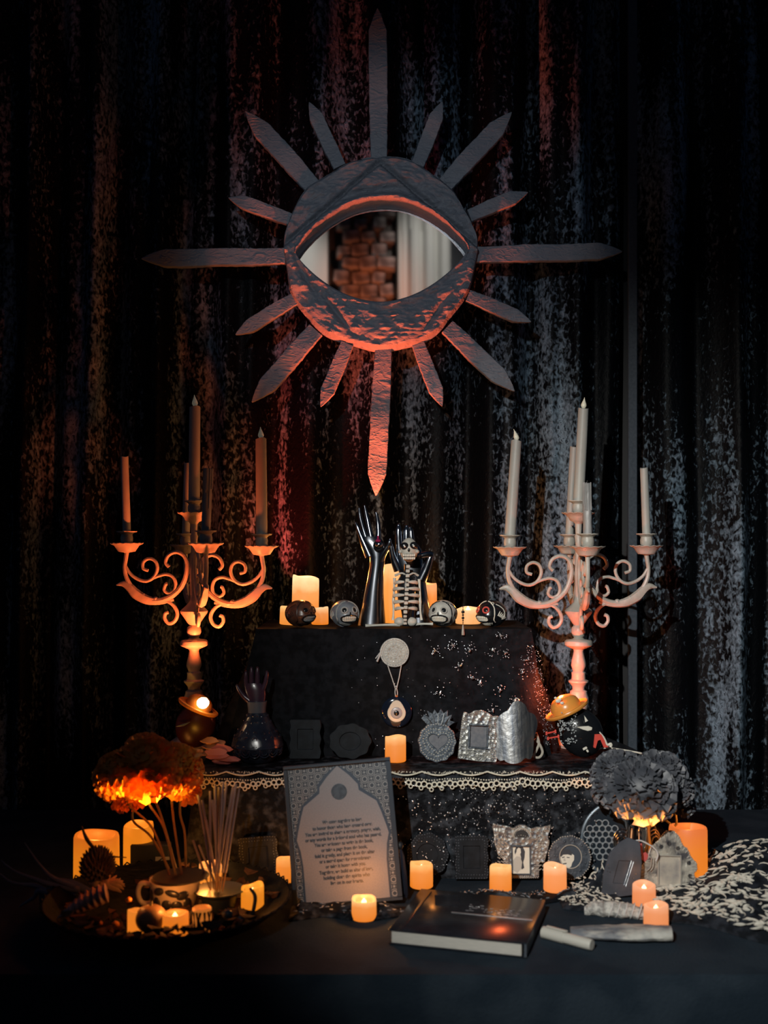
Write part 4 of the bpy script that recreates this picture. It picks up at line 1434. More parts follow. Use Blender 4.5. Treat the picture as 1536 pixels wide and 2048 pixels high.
bt = mat('black_shade_tin', (.006, .008, .011), .6, 0, (.010, .013, .018), 60, spec=.15)  # near-black stands in for the shade on the dim frames
# dark leaning frame and clouded mirror frame
out = [(1203, 1800), (1208, 1762), (1222, 1722), (1243, 1700), (1262, 1690), (1285, 1700), (1287, 1740), (1283, 1770), (1272, 1802), (1235, 1806)]
r_, q, O, H, c = tin_frame(1240, 1803, 1.90, 'dark slate tin frame leaning sideways with an empty dark window', out, [(1227, 1779), (1241, 1736), (1266, 1737), (1254, 1780)], mat('slate_tin', (.03, .04, .055), .5, .3, (.05, .06, .08), 30), 12, 0, ZR, bead_m=None, sharp=True)
L = [(1266, 1736, 1249, 1783), (1270, 1738, 1252, 1786)]
mb = MB()
for (x0, y0, x1, y1) in L:
    a, b2 = loc_pts([(x0, y0), (x1, y1)], 1240, 1803, q)
    mb.tube([(a[0], -1 * q, a[1]), (b2[0], -1 * q, b2[1])], .8 * q, 5)
for (x, y) in ((1220, 1750), (1222, 1758), (1217, 1756), (1219, 1744), (1268, 1770), (1273, 1762)):
    a = loc_pts([(x, y)], 1240, 1803, q)[0]
    mb.ball((a[0], -.6 * q, a[1]), 1.2 * q, n=6, m=4)
mb.build('inner_moulding', tin_plain, r_)

raw = [(1286, 1800), (1280, 1775), (1284, 1758), (1294, 1748), (1298, 1730), (1308, 1716), (1320, 1705), (1327, 1693), (1340, 1687), (1353, 1692), (1360, 1702), (1366, 1716), (1376, 1724), (1382, 1738), (1392, 1748), (1395, 1760), (1388, 1772), (1392, 1785), (1386, 1800), (1340, 1803)]
out = []
for (x, y) in smooth_outline(raw, 4):
    a = math.atan2(y - 1750, x - 1340)
    k = 1 + .018 * math.cos(a * 26)
    out.append((1340 + (x - 1340) * k, 1750 + (y - 1750) * k))
r_, q, O, H, c = tin_frame(1340, 1802, 1.935, 'bright scalloped tin frame around a clouded rectangular mirror', out, rect(1315, 1738, 1362, 1797), mat('bright_tin', (.55, .53, .46), .34, .45, (.10, .10, .11), 45, bump=.7, bscale=70), 8, 2, ZR, bead_m=tin_bead, bead_step=4.6, bead_r=1.9, rings=(0.97,), sharp=True)
fl2 = MB()
for k in range(44):
    i = int(k * 96 / 44)
    o_, h_ = O[i], H[i]
    a_ = (h_[0] + (o_[0] - h_[0]) * .62, h_[1] + (o_[1] - h_[1]) * .62)
    b_ = (h_[0] + (o_[0] - h_[0]) * .93, h_[1] + (o_[1] - h_[1]) * .93)
    fl2.tube([(a_[0], -.2 * q, a_[1]), (b_[0], -.8 * q, b_[1])], [.8 * q, 2.0 * q], 6)
fl2.build('fluted_edge', tin_bead, r_, kind='stuff')
cloudy = mat('clouded_mirror', (0.52, .49, .42), .35, .3, (.30, .29, .28), 28, bump=.3, bscale=60)
a, b2 = loc_pts([(1316, 1796), (1361, 1737)], 1340, 1802, q)
MB().box(((a[0] + b2[0]) / 2, 1.6 * q, (a[1] + b2[1]) / 2), (b2[0] - a[0], 1.5 * q, b2[1] - a[1])).build('clouded_pane', cloudy, r_)
moulding(r_, a[0], a[1], b2[0], b2[1], 3 * q, 5 * q, -1 * q, tin_bead)
for (x, y) in ((1322, 1720), (1338, 1713), (1356, 1722), (1300, 1746), (1378, 1750), (1380, 1775), (1376, 1792)):
    fw = MB()
    p = loc_pts([(x, y)], 1340, 1802, q)[0]
    for k in range(6):
        t = k * PI / 3
        fw.ball((p[0] + 3 * q * math.cos(t), -.8 * q, p[1] + 3 * q * math.sin(t)), (1.7 * q, 1.2 * q, 1.7 * q), n=6, m=4)
    fw.ball((p[0], -1 * q, p[1]), 1.7 * q, n=6, m=4)
    fw.build('stamped_flower', tin_plain, r_)
tw = MB()
for k in range(2):
    tw.tube(catmull([((-48 + k * 7) * q, -5 * q, 34 * q), ((-40 + k * 5) * q, -6 * q, 43 * q), ((-38 + k * 5) * q, -5 * q, 60 * q)], 5), 1.1 * q, 5)
tw.build('wire_ends', tin_bead, r_)

# frames hardly lit, their shade put into a near-black colour
def dim_frame(px, pyb, D, w, h, label, z, roll=0, kind='rect', yaw=0, m=tin_dark, inner=.5, bd=True):
    if kind == 'rect':
        o = rect(px - w / 2, pyb - h, px + w / 2, pyb, 6)
        o = [(x + (1.5 if k % 2 else -1.5) * (1 if abs(x - px) > w * .4 else 0), y) for k, (x, y) in enumerate(o)]
    else:
        o = [(px + w / 2 * math.cos(a) * (1 + .04 * math.cos(9 * a)), pyb - h / 2 + h / 2 * math.sin(a) * (1 + .04 * math.cos(9 * a))) for a in [2 * PI * k / 60 for k in range(60)]]
    op = rect(px - w * inner / 2, pyb - h / 2 - h * inner / 2, px + w * inner / 2, pyb - h / 2 + h * inner / 2)
    if kind == 'oval':
        op = [(px + w * inner / 2 * math.cos(a), pyb - h / 2 + h * inner / 2 * math.sin(a)) for a in [2 * PI * k / 40 for k in range(40)]]
    return tin_frame(px, pyb, D, label, o, op, m, 8, roll, z, yaw, bead_m=tin_dark if bd else None, bead_step=5.5, bead_r=1.3, rings=(.9, .6), sharp=True)
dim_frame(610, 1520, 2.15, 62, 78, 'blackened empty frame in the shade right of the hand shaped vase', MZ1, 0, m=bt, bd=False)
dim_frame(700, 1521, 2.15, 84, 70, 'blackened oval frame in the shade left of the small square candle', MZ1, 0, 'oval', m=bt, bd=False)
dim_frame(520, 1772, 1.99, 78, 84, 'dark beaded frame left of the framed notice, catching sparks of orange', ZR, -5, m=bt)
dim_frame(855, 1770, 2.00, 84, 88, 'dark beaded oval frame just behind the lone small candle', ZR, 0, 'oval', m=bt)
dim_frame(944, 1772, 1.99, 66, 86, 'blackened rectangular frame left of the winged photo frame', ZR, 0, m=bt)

# ------------------------------------------------------------ framed notice
ND = 1.865
q = S(ND)
nt_ = thing('framed_notice', 'framed printed notice with an arch shape, a dark moon and twelve lines of text', 'notice', Vector((W(697, 0, ND).x, ND, TZ + .002)), (math.radians(-7), math.radians(-5.2), 0))
Wd, Hh = 218 * q, 282 * q
fr_m = mat('notice_frame_paint', (.03, .04, .055), .28)
for (cx, cz, sx, sz) in ((0, 3.5 * q, Wd, 7 * q), (0, Hh - 3.5 * q, Wd, 7 * q), (-Wd / 2 + 4 * q, Hh / 2, 8 * q, Hh - 14 * q), (Wd / 2 - 5 * q, Hh / 2, 10 * q, Hh - 14 * q)):
    MB().box((cx, 0, cz), (sx, 12 * q, sz), bev=1.2 * q).build('frame_rail', fr_m, nt_)
lat = bpy.data.materials.new('lattice_print')
lat.use_nodes = True
n_ = lat.node_tree
bs = n_.nodes['Principled BSDF']
bs.inputs['Roughness'].default_value = .55
tc = n_.nodes.new('ShaderNodeTexCoord')
mp = n_.nodes.new('ShaderNodeMapping')
mp.inputs['Rotation'].default_value = (PI / 2, 0, PI / 4)
n_.links.new(tc.outputs['Object'], mp.inputs[0])
vr = n_.nodes.new('ShaderNodeTexVoronoi')
vr.voronoi_dimensions = '2D'
vr.inputs['Scale'].default_value = 62
vr.inputs['Randomness'].default_value = 0.0
n_.links.new(mp.outputs[0], vr.inputs['Vector'])
r = n_.nodes.new('ShaderNodeValToRGB')
r.color_ramp.interpolation = 'CONSTANT'
e = r.color_ramp.elements
dk, lt = (.010, .020, .035, 1), (.17, .18, .19, 1)
e[0].position, e[0].color = 0, dk
e[1].position, e[1].color = .20, lt
for pos, cl_ in ((.31, dk), (.40, lt), (.47, dk), (.60, lt)):
    k = e.new(pos); k.color = cl_
n_.links.new(vr.outputs['Distance'], r.inputs[0])
n_.links.new(r.outputs[0], bs.inputs['Base Color'])
MB().plate(rect(-Wd / 2 + 6 * q, 5 * q, Wd / 2 - 8 * q, Hh - 5 * q, 1), 2 * q, y0=1 * q).build('lattice_paper', lat, nt_, smooth=False)
HALF = [(0, 2), (22, 22), (39, 42), (40, 54), (57, 66), (74, 78), (81, 98), (90, 130), (93, 143), (87, 165), (84, 195), (84, 262), (84, 276)]
arch = [(x, y) for (x, y) in HALF] + [(-x, y) for (x, y) in reversed(HALF[1:])]
arch = [(x * q, Hh - (y + 6) * q) for (x, y) in arch]
aw = [((x + (4.5 * q if x > 0 else -4.5 * q if x < 0 else 0)), z + (4.5 * q if abs(x) < 60 * q else 1 * q)) for (x, z) in arch]
aw = [(x, min(max(z, 6 * q), Hh - 6 * q)) for (x, z) in aw]
MB().plate(aw, .5 * q, y0=.45 * q).build('arch_outline', mat('navy_ink', (.015, .03, .055), .5), nt_, smooth=False)
MB().plate([(x, max(z, 7 * q)) for (x, z) in arch], .4 * q, y0=-.1 * q).build('arch_panel', mat('notice_paper', (.175, .175, .19), .6, 0, (.15, .152, .17), 500), nt_, smooth=False)
MB().plate([(16 * q * math.cos(a), Hh - 60 * q + 16 * q * math.sin(a)) for a in [2 * PI * k / 40 for k in range(40)]], .3 * q, y0=-.5 * q).build('moon', mat('moon_print', (.010, .02, .035), .5, 0, (.03, .045, .065), 120), nt_, smooth=False)
LINES = [("We come together to love", 80), ("to honor those who have crossed over.", 121), ("You are invited to share a memory, prayer, wish,", 153),
         ("or any words for a beloved soul who has passed.", 154), ("You are welcome to write in the book,", 119), ("or take a page from the book,", 93),
         ("fold it gently, and place it on the altar", 121), ("or a sacred space for remembrance", 104), ("or take it home with you.", 81),
         ("Together, we build an altar of love,", 108), ("holding close the spirits who", 93), ("live on in our hearts.", 66)]
ink_t = mat('text_ink', (.01, .02, .035), .5)
for i, (t, wpx) in enumerate(LINES):
    c_ = bpy.data.curves.new('text_line', 'FONT')
    c_.body = t
    c_.align_x = 'CENTER'
    c_.size = 9.6 * q
    c_.offset = 0.38 * q
    c_.extrude = 0.00008
    c_.materials.append(ink_t)
    o = bpy.data.objects.new('text_line', c_)
    COL.objects.link(o)
    o.parent = nt_
    o.rotation_euler = (PI / 2, 0, 0)
    o.location = (1 * q, -.7 * q, Hh - (121 + i * 10.9) * q)
    bpy.context.view_layer.update()
    dx = o.dimensions.x
    me = bpy.data.meshes.new_from_object(o.evaluated_get(bpy.context.evaluated_depsgraph_get()))
    me.name = 'text_line'
    t_ = bpy.data.objects.new('text_line', me)
    loc_ = tuple(o.location)
    bpy.data.objects.remove(o)
    COL.objects.link(t_)
    t_.name = 'text_line' if i == 0 else 'text_line.%03d' % i
    t_.parent = nt_
    t_.rotation_euler = (PI / 2, 0, 0)
    t_.location = loc_
    t_.scale.x = wpx * q / max(dx, 1e-4)
ts = thing('tassel', 'dark silky tassel hanging beside the lower right of the framed notice', 'tassel', W(800, 1800, 1.885))
mb = MB()
rt = random.Random(4)
for k in range(60):
    a = rt.uniform(0, 6.28)
    rr = rt.uniform(2, 13) * q
    mb.tube([(0, 0, 108 * q), (rr * .6 * math.cos(a), rr * .6 * math.sin(a), 88 * q), (rr * math.cos(a), rr * math.sin(a), 50 * q), (rr * 1.25 * math.cos(a), rr * 1.1 * math.sin(a), rt.uniform(5, 14) * q)], [1.6 * q, 1.5 * q, 1.4 * q, 1.0 * q], 4)
mb.build('strands', mat('dark_silk', (.018, .022, .035), .35), ts, kind='stuff')
MB().ball((0, 0, 110 * q), (7 * q, 7 * q, 8 * q)).build('knot', black_matte, ts)

# ------------------------------------------------------------ marigolds
gold_petal = mat('marigold_petal', (0.66, .20, .02), .55, 0, (.72, .30, .03), 25)
plum_petal = mat('dusky_petal', (0.045, .050, .062), .5, 0, (.085, .09, .105), 25)
stem_m = mat('dry_stem', (.16, .12, .05), .6)

def marigold(px, py, D, rpx, m, label, stem_to=None, squash=.72, seed=0, npet=170, face=(0, -.55, .85), group=None):
    q = S(D)
    R = rpx * q * 1.14
    c = W(px, py, D)
    root = thing('marigold', label, 'flower', c, (0, 0, 0), group)
    rr = random.Random(seed + 100)
    M = frameN(Vector(face), Vector((0, 1, 0.01)))
    mb = MB()
    ga = PI * (3 - math.sqrt(5))
    for i in range(npet):
        t = (i + .5) / npet
        el = math.acos(max(1 - 1.45 * t, -1))          # from the pole to below the equator
        az = i * ga + rr.uniform(-.15, .15)
        d = Vector((math.sin(el) * math.cos(az), math.sin(el) * math.sin(az), math.cos(el) * squash))
        tg_ = Vector((-math.sin(az), math.cos(az), 0))
        L = R * (0.34 + .22 * t) * rr.uniform(.85, 1.15)
        w = L * rr.uniform(.42, .6)
        r0 = R * (.62 + .08 * t)
        p0 = d * r0
        out = d.normalized()
        droop = Vector((0, 0, -1)) * (.1 + .5 * t)
        upv = out.cross(tg_)
        tw = rr.uniform(-.5, .5)
        tgx = tg_ * math.cos(tw) + upv * math.sin(tw)
        nrm = out.cross(tgx)
        vs = []
        cols = 5
        for a_ in range(4):
            f = a_ / 3
            q0 = p0 + out * (L * f) * (1 - .25 * f * t) + droop * (L * .35 * f * f)
            for b_ in range(cols):
                u = b_ / (cols - 1) * 2 - 1
                wd = w * (.35 + .75 * f - .15 * f * f)
                ruff = (math.sin(u * 7 + i) * .13 * f * L)
                e = (-.16 * u * u * L if a_ == 3 else 0)
                vs.append(M @ (q0 + tgx * (u * wd) + nrm * (ruff + .28 * (u * u) * wd) + out * e))
        fs = [(a_ * cols + b_, a_ * cols + b_ + 1, (a_ + 1) * cols + b_ + 1, (a_ + 1) * cols + b_) for a_ in range(3) for b_ in range(cols - 1)]
        mb.add(vs, fs)
    mb.ball((0, 0, 0), R * .68, n=16, m=10)
    mb.build('petals', m, root, kind='stuff')
    MB().lathe(M @ Vector((0, 0, -R * .75)), [(R * .08, -R * .1), (R * .22, R * .15), (R * .35, R * .45)], 12).build('calyx', stem_m, root)
    if stem_to:
        a, b2 = M @ Vector((0, 0, -R * .7)), W(*stem_to) - c
        MB().tube(catmull([a, a + Vector((0, 0, -.03)), (a + b2) / 2 + Vector((rr.uniform(-.006, .006), .01, 0)), b2], 6), 2.4 * q, 7).build('stem', stem_m, root)
    return root

LG = 'orange marigolds in the spotted mug'
for i, (x, y, D, r, st, lb) in enumerate((
        (292, 1534, 1.83, 60, (352, 1752, 1.80), 'largest orange marigold at the centre of the left bouquet'),
        (238, 1545, 1.86, 47, (340, 1752, 1.81), 'orange marigold at the left edge of the left bouquet'),
        (352, 1533, 1.86, 47, (364, 1752, 1.81), 'orange marigold at the right edge of the left bouquet'),
        (290, 1504, 1.93, 40, (356, 1752, 1.84), 'marigold at the back top of the left bouquet'),
        (368, 1578, 1.88, 30, (372, 1752, 1.84), 'small ragged marigold hanging lowest at the right of the left bouquet'),
        (258, 1588, 1.90, 34, (345, 1752, 1.84), 'drooping marigold at the lower left of the left bouquet'))):
    marigold(x, y, D, r, gold_petal, lb, st, seed=i, npet=150 if r > 40 else 90, group=LG, face=((x - 295) / 160, -.5, .9))
RG = 'dusky marigolds in the silver urn'
for i, (x, y, D, r, st, lb) in enumerate((
        (1282, 1578, 1.93, 62, (1276, 1650, 1.97), 'largest dusky marigold at the front centre of the right bouquet'),
        (1236, 1545, 1.98, 46, (1272, 1650, 1.97), 'dusky marigold at the upper left of the right bouquet'),
        (1322, 1548, 1.98, 48, (1280, 1650, 1.97), 'dusky marigold at the upper right of the right bouquet'),
        (1222, 1575, 1.95, 34, (1270, 1650, 1.96), 'small marigold with glowing rim at the far left of the right bouquet'),
        (1352, 1573, 1.97, 34, (1284, 1650, 1.96), 'marigold at the far right edge of the right bouquet'),
        (1362, 1604, 2.00, 27, (1286, 1650, 1.98), 'small ragged marigold drooping lowest at the right of the right bouquet'))):
    marigold(x, y, D, r, plum_petal, lb, st, seed=i + 10, npet=150 if r > 40 else 80, group=RG, face=((x - 1285) / 160, -.5, .9))

# silver urn with ring handles
UD = 1.975
q = S(UD)
ub = W(1276, 1712, UD)
ub.z = TZ + .001
urn = thing('silver_urn', 'polished silver urn with ringed side handles holding the dusky marigolds', 'vase', ub)
h = W(0, 1628, UD).z - ub.z
MB().lathe((0, 0, 0), [(20 * q, 0), (21 * q, 3 * q), (12 * q, 8 * q), (9 * q, 18 * q), (14 * q, 26 * q), (24 * q, 38 * q), (27 * q, h * .62), (24 * q, h * .80), (27 * q, h * .88), (37 * q, h * .97), (41 * q, h), (38 * q, h), (24 * q, h * .88), (20 * q, h * .7), (4 * q, h * .66)], 40).build('body', silver, urn)
for sgn in (-1, 1):
    hm = MB()
    for k in range(3):
        hm.torus((sgn * (30 + k * 1.5) * q, -k * 2 * q, h * .60), (19 - k * 4.5) * q, 1.6 * q, 28, 8, rotZ(sgn * .55) @ FACE @ Matrix.Scale(1, 3), 1.35)
    hm.build('handle', silver, urn)
lamp('urn_fill_spot', 'SPOT', W(1292, 1676, 1.855), 6, (1.0, .28, .035), W(1292, 1676, 1.855) + Vector((0, .25, 1)), 0.006, 130, .5)  # added spot lighting the dusky blooms from below; no candle there
lamp('bouquet_fill_spot', 'SPOT', W(268, 1650, 1.765), 4.0, (1.0, .42, .04), W(268, 1650, 1.765) + Vector((0.1, .3, 1)), 0.006, 140, .5)  # likewise added, an unseen source that warms the left blooms from underneath

# openwork round plate behind the urn
pb = W(1232, 1716, 2.008)
pb.z = TZ + .002
pl = thing('openwork_plate', 'dark round plate with interlaced ring openwork leaning behind the silver urn', 'plate', pb, (math.radians(-5), 0, 0))
q = S(2.008)
cz = (1716 - 1640) * q
pl_m = mat('slate_wire', (.10, .13, .16), .4, .3)
MB().torus((8 * q, 0, cz), 75 * q, 3.6 * q, 64, 8, FACE).build('rim', pl_m, pl)
MB().lathe((8 * q, 1.5 * q, cz), [(73 * q, 0), (73 * q, 1 * q), (20 * q, 2 * q)], 48, True, FACE).build('backing_disc', mat('night_ceramic', (.012, .018, .026), .3), pl)
g = 0
for i in range(-3, 4):
    for j in range(-3, 4):
        x, z_ = (i + (j % 2) * .5) * 12.5, j * 11
        if x * x + z_ * z_ < 36 ** 2:
            MB().torus(((x - 26) * q, -2.5 * q, cz + z_ * q), 6.3 * q, 1.3 * q, 18, 6, FACE).build('ring', mat('grey_wire', (.30, .33, .36), .4, .3), pl)

# curved pale hoop, pearl and red scrap behind the dark frame
ho = thing('pearl_hoop', 'thin pale curved hoop tipped with a white pearl behind the dark leaning frame', 'ornament', W(1271, 1712, 1.93))
L0 = Vector(ho.location)
q = S(1.93)
MB().tube(catmull([W(x, y, 1.93) - L0 for (x, y) in ((1266, 1682), (1280, 1681), (1296, 1688), (1309, 1697), (1316, 1709), (1312, 1722))], 6), [1.2 * q, 1.6 * q, 1.6 * q, 1.4 * q], 7).build('hoop_wire', rope, ho)
MB().ball(W(1271, 1688, 1.925) - L0, 4.4 * q, n=14, m=10).build('pearl', white_paint, ho)
rd = thing('red_ribbon_scrap', 'small crumpled red ribbon scrap below the pale hoop', 'ribbon', W(1288, 1722, 1.94))
L0 = Vector(rd.location)
mb = MB()
mb.plate([(-6 * q, 4 * q), (-3 * q, 15 * q), (4 * q, 18 * q), (9 * q, 12 * q), (7 * q, 3 * q), (1 * q, -2 * q)], 2 * q)
mb.build('knot', mat('dull_red_satin', (.42, .08, .08), .4), rd)
MB().plate([(-6 * q, 12 * q), (-8 * q, 34 * q), (-4 * q, 36 * q), (-2 * q, 14 * q)], 1.5 * q).build('ribbon_tail', MATS['dull_red_satin'], rd)
MB().tube([(8 * q, 10 * q, 0), (10 * q, 0, 14 * q), (14 * q, 0, 27 * q)], 1.2 * q, 5).build('ribbon_tail', rope, rd)

# ------------------------------------------------------------ lace shawl on the right and dark net runner
def shawl_h(x, y):
    hgt = 0.004
    hgt += 0.055 * math.exp(-((x - 0.70) / 0.12) ** 2 - ((y - 2.02) / 0.14) ** 2)
    hgt += 0.014 * max(0, noise.noise(Vector((x * 9, y * 11, 2)))) + 0.004 * noise.noise(Vector((x * 30, y * 26, 5)))
    hgt += 0.02 * math.exp(-((x - 0.60) / 0.10) ** 2 - ((y - 1.80) / 0.12) ** 2)
    return max(hgt, .002)
def clothpatch(name, x0, x1, yf, yb, hf, m, nu=90, nv=50):
    def fn(u, v):
        x = x0 + (x1 - x0) * u
        a, b2 = yf(x), yb(x)
        y = a + (b2 - a) * v
        e = min(1, v * 9, (1 - v) * 9, u * 14, (1 - u) * 14)
        return Vector((x, y, TZ + .0012 + hf(x, y) * (0.25 + .75 * e)))
    top = MB().grid(fn, nu, nv)
    k = len(top.v)
    bot = MB().grid(lambda u, v: (lambda p: Vector((p.x, p.y, TZ + .0008)))(fn(u, v)), nu, nv)
    top.v += bot.v
    top.f += [tuple(reversed([i + k for i in f])) for f in bot.f]
    edge = [i for i in range(nu)] + [j * nu + nu - 1 for j in range(1, nv)] + [(nv - 1) * nu + i for i in range(nu - 2, -1, -1)] + [j * nu for j in range(nv - 2, 0, -1)]
    for a, b2 in zip(edge, edge[1:] + edge[:1]):
        top.f.append((a, a + k, b2 + k, b2))
    return top
sh_f = lambda x: 1.80 - (x - .44) * 0.72 + .012 * math.sin(x * 40)
sh_b = lambda x: 2.10 + .03 * math.sin(x * 9)
sw_ = clothpatch('s', 0.435, 0.95, sh_f, sh_b, shawl_h, None)
shl = sw_.build('lace_shawl', mat('shawl_net', (.006, .008, .011), .7, 0, (.02, .025, .034), 60, spec=.1), origin=(0.6, 1.9, TZ))
tag(shl, 'black shawl with pale leafy embroidery heaped at the right of the table', 'shawl')
emb_m = mat('pale_embroidery', (.50, .48, .42), .55)
def leaf(mb, x, y, a, L, hf, curl, wd):
    pts = []
    for k in range(6):
        t = k / 5
        aa = a + curl * t
        x += math.cos(aa) * L / 5
        y += math.sin(aa) * L / 5
        pts.append(Vector((x, y, TZ + .0024 + hf(x, y))))
    mb.tube(pts, [wd * .25, wd * .8, wd, wd * .9, wd * .55, wd * .1], 5, .8)
re_ = random.Random(21)
eb = MB()
n = 0
while n < 900:
    x = re_.uniform(.445, .93)
    y = re_.uniform(sh_f(x) + .012, sh_b(x) - .01)
    if x < .55 and y > 1.90 and re_.random() < .4: continue
    n += 1
    leaf(eb, x, y, re_.uniform(0, 6.28), re_.uniform(.010, .030), shawl_h, re_.choice((-1, 1)) * re_.uniform(.8, 4.2), re_.uniform(.0010, .0027))
for k in range(26):
    cx, cy = re_.uniform(.47, .90), 0
    cy = re_.uniform(sh_f(cx) + .03, sh_b(cx) - .03)
    for j in range(7):
        a = j * 2 * PI / 7
        leaf(eb, cx + .003 * math.cos(a), cy + .003 * math.sin(a), a, .013, shawl_h, .5, .0036)
o = eb.build('embroidery', emb_m, None, origin=shl.location, kind='stuff')
o.location = (0, 0, 0)
o.parent = shl

def run_h(x, y):
    b2 = 0.006 + 0.016 * max(0, noise.noise(Vector((x * 13, y * 17, 9))) + .25) + .004 * noise.noise(Vector((x * 45, y * 45, 3)))
    return max(b2, .002)
for (x0, x1, f, bk, lab, nm) in ((-.155, .075, lambda x: 1.795 + .01 * math.sin(x * 50), lambda x: 1.848, 'crumpled black net gathered in front of the framed notice', 12),
                                 (.07, .345, lambda x: 1.865 + .01 * math.sin(x * 44) + (x - .07) * .05, lambda x: 1.935 - .02 * math.sin(x * 9), 'crumpled black net runner behind the thick book', 30)):
    o = clothpatch('r', x0, x1, f, bk, run_h, None, 70, 20).build('net_runner', sheer_cloth, origin=((x0 + x1) / 2, 1.85, TZ))
    tag(o, lab, 'cloth')
    e2 = MB()
    for k in range(nm * 4):
        x = re_.uniform(x0 + .01, x1 - .01)
        y = re_.uniform(f(x) + .005, bk(x) - .005)
        leaf(e2, x, y, re_.uniform(0, 6.28), re_.uniform(.004, .010), run_h, re_.uniform(-1, 1), .0009)
    e3 = e2.build('sequins', sequin, None, origin=o.location, kind='stuff')
    e3.location = (0, 0, 0)
    e3.parent = o
# tongue of embroidered shawl between the round frame and the bundle
def t_h(x, y): return 0.006 + .05 * math.exp(-((x - .40) / .05) ** 2 - ((y - 1.985) / .035) ** 2) + .006 * max(0, noise.noise(Vector((x * 22, y * 20, 4))))
tf, tb = (lambda x: 1.845 - (x - .30) * .35), (lambda x: 1.94 + (x - .30) * .4)
o = clothpatch('t', .300, .408, tf, tb, t_h, None, 40, 30).build('shawl_end', MATS['shawl_net'], origin=(.35, 1.9, TZ))
tag(o, 'end of pale sprigged black shawl bunched between round frame and grey bundle', 'shawl')
e2 = MB()
for k in range(230):
    x = re_.uniform(.308, .400)
    y = re_.uniform(tf(x) + .005, tb(x) - .005)
    leaf(e2, x, y, re_.uniform(0, 6.28), re_.uniform(.004, .012), t_h, re_.uniform(-1.5, 1.5), re_.uniform(.0009, .0019))
e3 = e2.build('embroidery', emb_m, None, origin=o.location, kind='stuff')
e3.location = (0, 0, 0)
e3.parent = o

# ------------------------------------------------------------ smudge bundle, bark slab, pen, book
bb = W(1232, 1835, 1.81)
bb.z = TZ + .001
bn = thing('herb_bundle', 'lumpy grey dried herb bundle lying above the bark slab', 'herbs', bb, (0, 0, math.radians(-13)))
hb_m = mat('dried_sage', (.24, .235, .225), .8, 0, (.46, .45, .42), 140, bump=1.0, bscale=160)
rings = []
for i in range(46):
    t = i / 45
    x = (-62 + 124 * t) * S(1.81)
    r0 = (17 if t < .3 else 15) * S(1.81) * (math.sin(PI * min(max(t, .03), .97)) ** .28)
    rings.append([Vector((x, 0, r0 * .85)) + Vector((0, math.cos(a), math.sin(a))) * r0 * (1 + .22 * noise.noise(Vector((t * 9, math.cos(a) * 1.8, math.sin(a) * 1.8))) + .1 * noise.noise(Vector((t * 30, math.cos(a) * 5, math.sin(a) * 5)))) for a in [2 * PI * j / 26 for j in range(26)]])
MB().rings(rings, True).build('bundle', hb_m, bn)
th = MB()
for k in range(5):
    x = (-10 + k * 14) * S(1.81)
    th.torus((x, 0, 13 * S(1.81)), 15.5 * S(1.81), 1.2 * S(1.81), 20, 5, rotY(PI / 2 + .3))
th.build('string', rope, bn)
sb2 = W(1240, 1890, 1.71)
sb2.z = TZ + .001
bk_ = thing('bark_slab', 'flat pale grey slab of bark at the front right of the table', 'bark', sb2, (0, 0, math.radians(-6)))
q = S(1.71)
rings = []
for i in range(50):
    t = i / 49
    x = (-98 + 198 * t) * q
    hwid = (26 * (math.sin(PI * min(max(t * .8 + .06, .02), .98)) ** .5)) * q * (1 + .12 * noise.noise(Vector((t * 8, 1, 3))))
    th_ = (11 + 6 * t) * q
    ring = []
    for j in range(16):
        a = 2 * PI * j / 16
        ring.append(Vector((x + 4 * q * noise.noise(Vector((j, t * 3, 1))), hwid * 1.4 * math.cos(a), th_ * .8 + th_ * .8 * math.sin(a) * (1 + .25 * noise.noise(Vector((t * 12, j * .9, 2)))))))
    rings.append(ring)
MB().rings(rings, True).build('bark', mat('weathered_bark', (.12, .13, .15), .75, 0, (.40, .39, .36), 18, (1, 3, 2), bump=.8, bscale=90), bk_)
MB().ball((18 * q, -33 * q, 12 * q), (8 * q, 3 * q, 4.5 * q), n=12, m=8).build('knot_hole', black_matte, bk_)

pp = W(1145, 1893, 1.68)
pp.z = TZ + .001
pen = thing('marker_pen', 'pale fat marker pen lying beside the thick book', 'pen', pp, (0, 0, math.radians(-40)))
q = S(1.68)
pm_ = mat('pale_plastic', (.42, .41, .37), .45)
r_p = 11 * q
M90 = rotY(PI / 2)
MB().lathe((0, 0, r_p), [(r_p * .7, -66 * q), (r_p * .95, -64 * q), (r_p, -58 * q), (r_p, 40 * q), (r_p * .9, 44 * q)], 20, True, M90).build('barrel', pm_, pen)
MB().lathe((0, 0, r_p), [(r_p * .8, -70 * q), (r_p * 1.08, -68 * q), (r_p * 1.1, -20 * q), (r_p * 1.0, -19 * q)], 20, True, M90).build('cap', pm_, pen)
MB().box((-36 * q, 0, r_p * 2.25), (48 * q, 7 * q, 3 * q), bev=q).build('clip', pm_, pen)

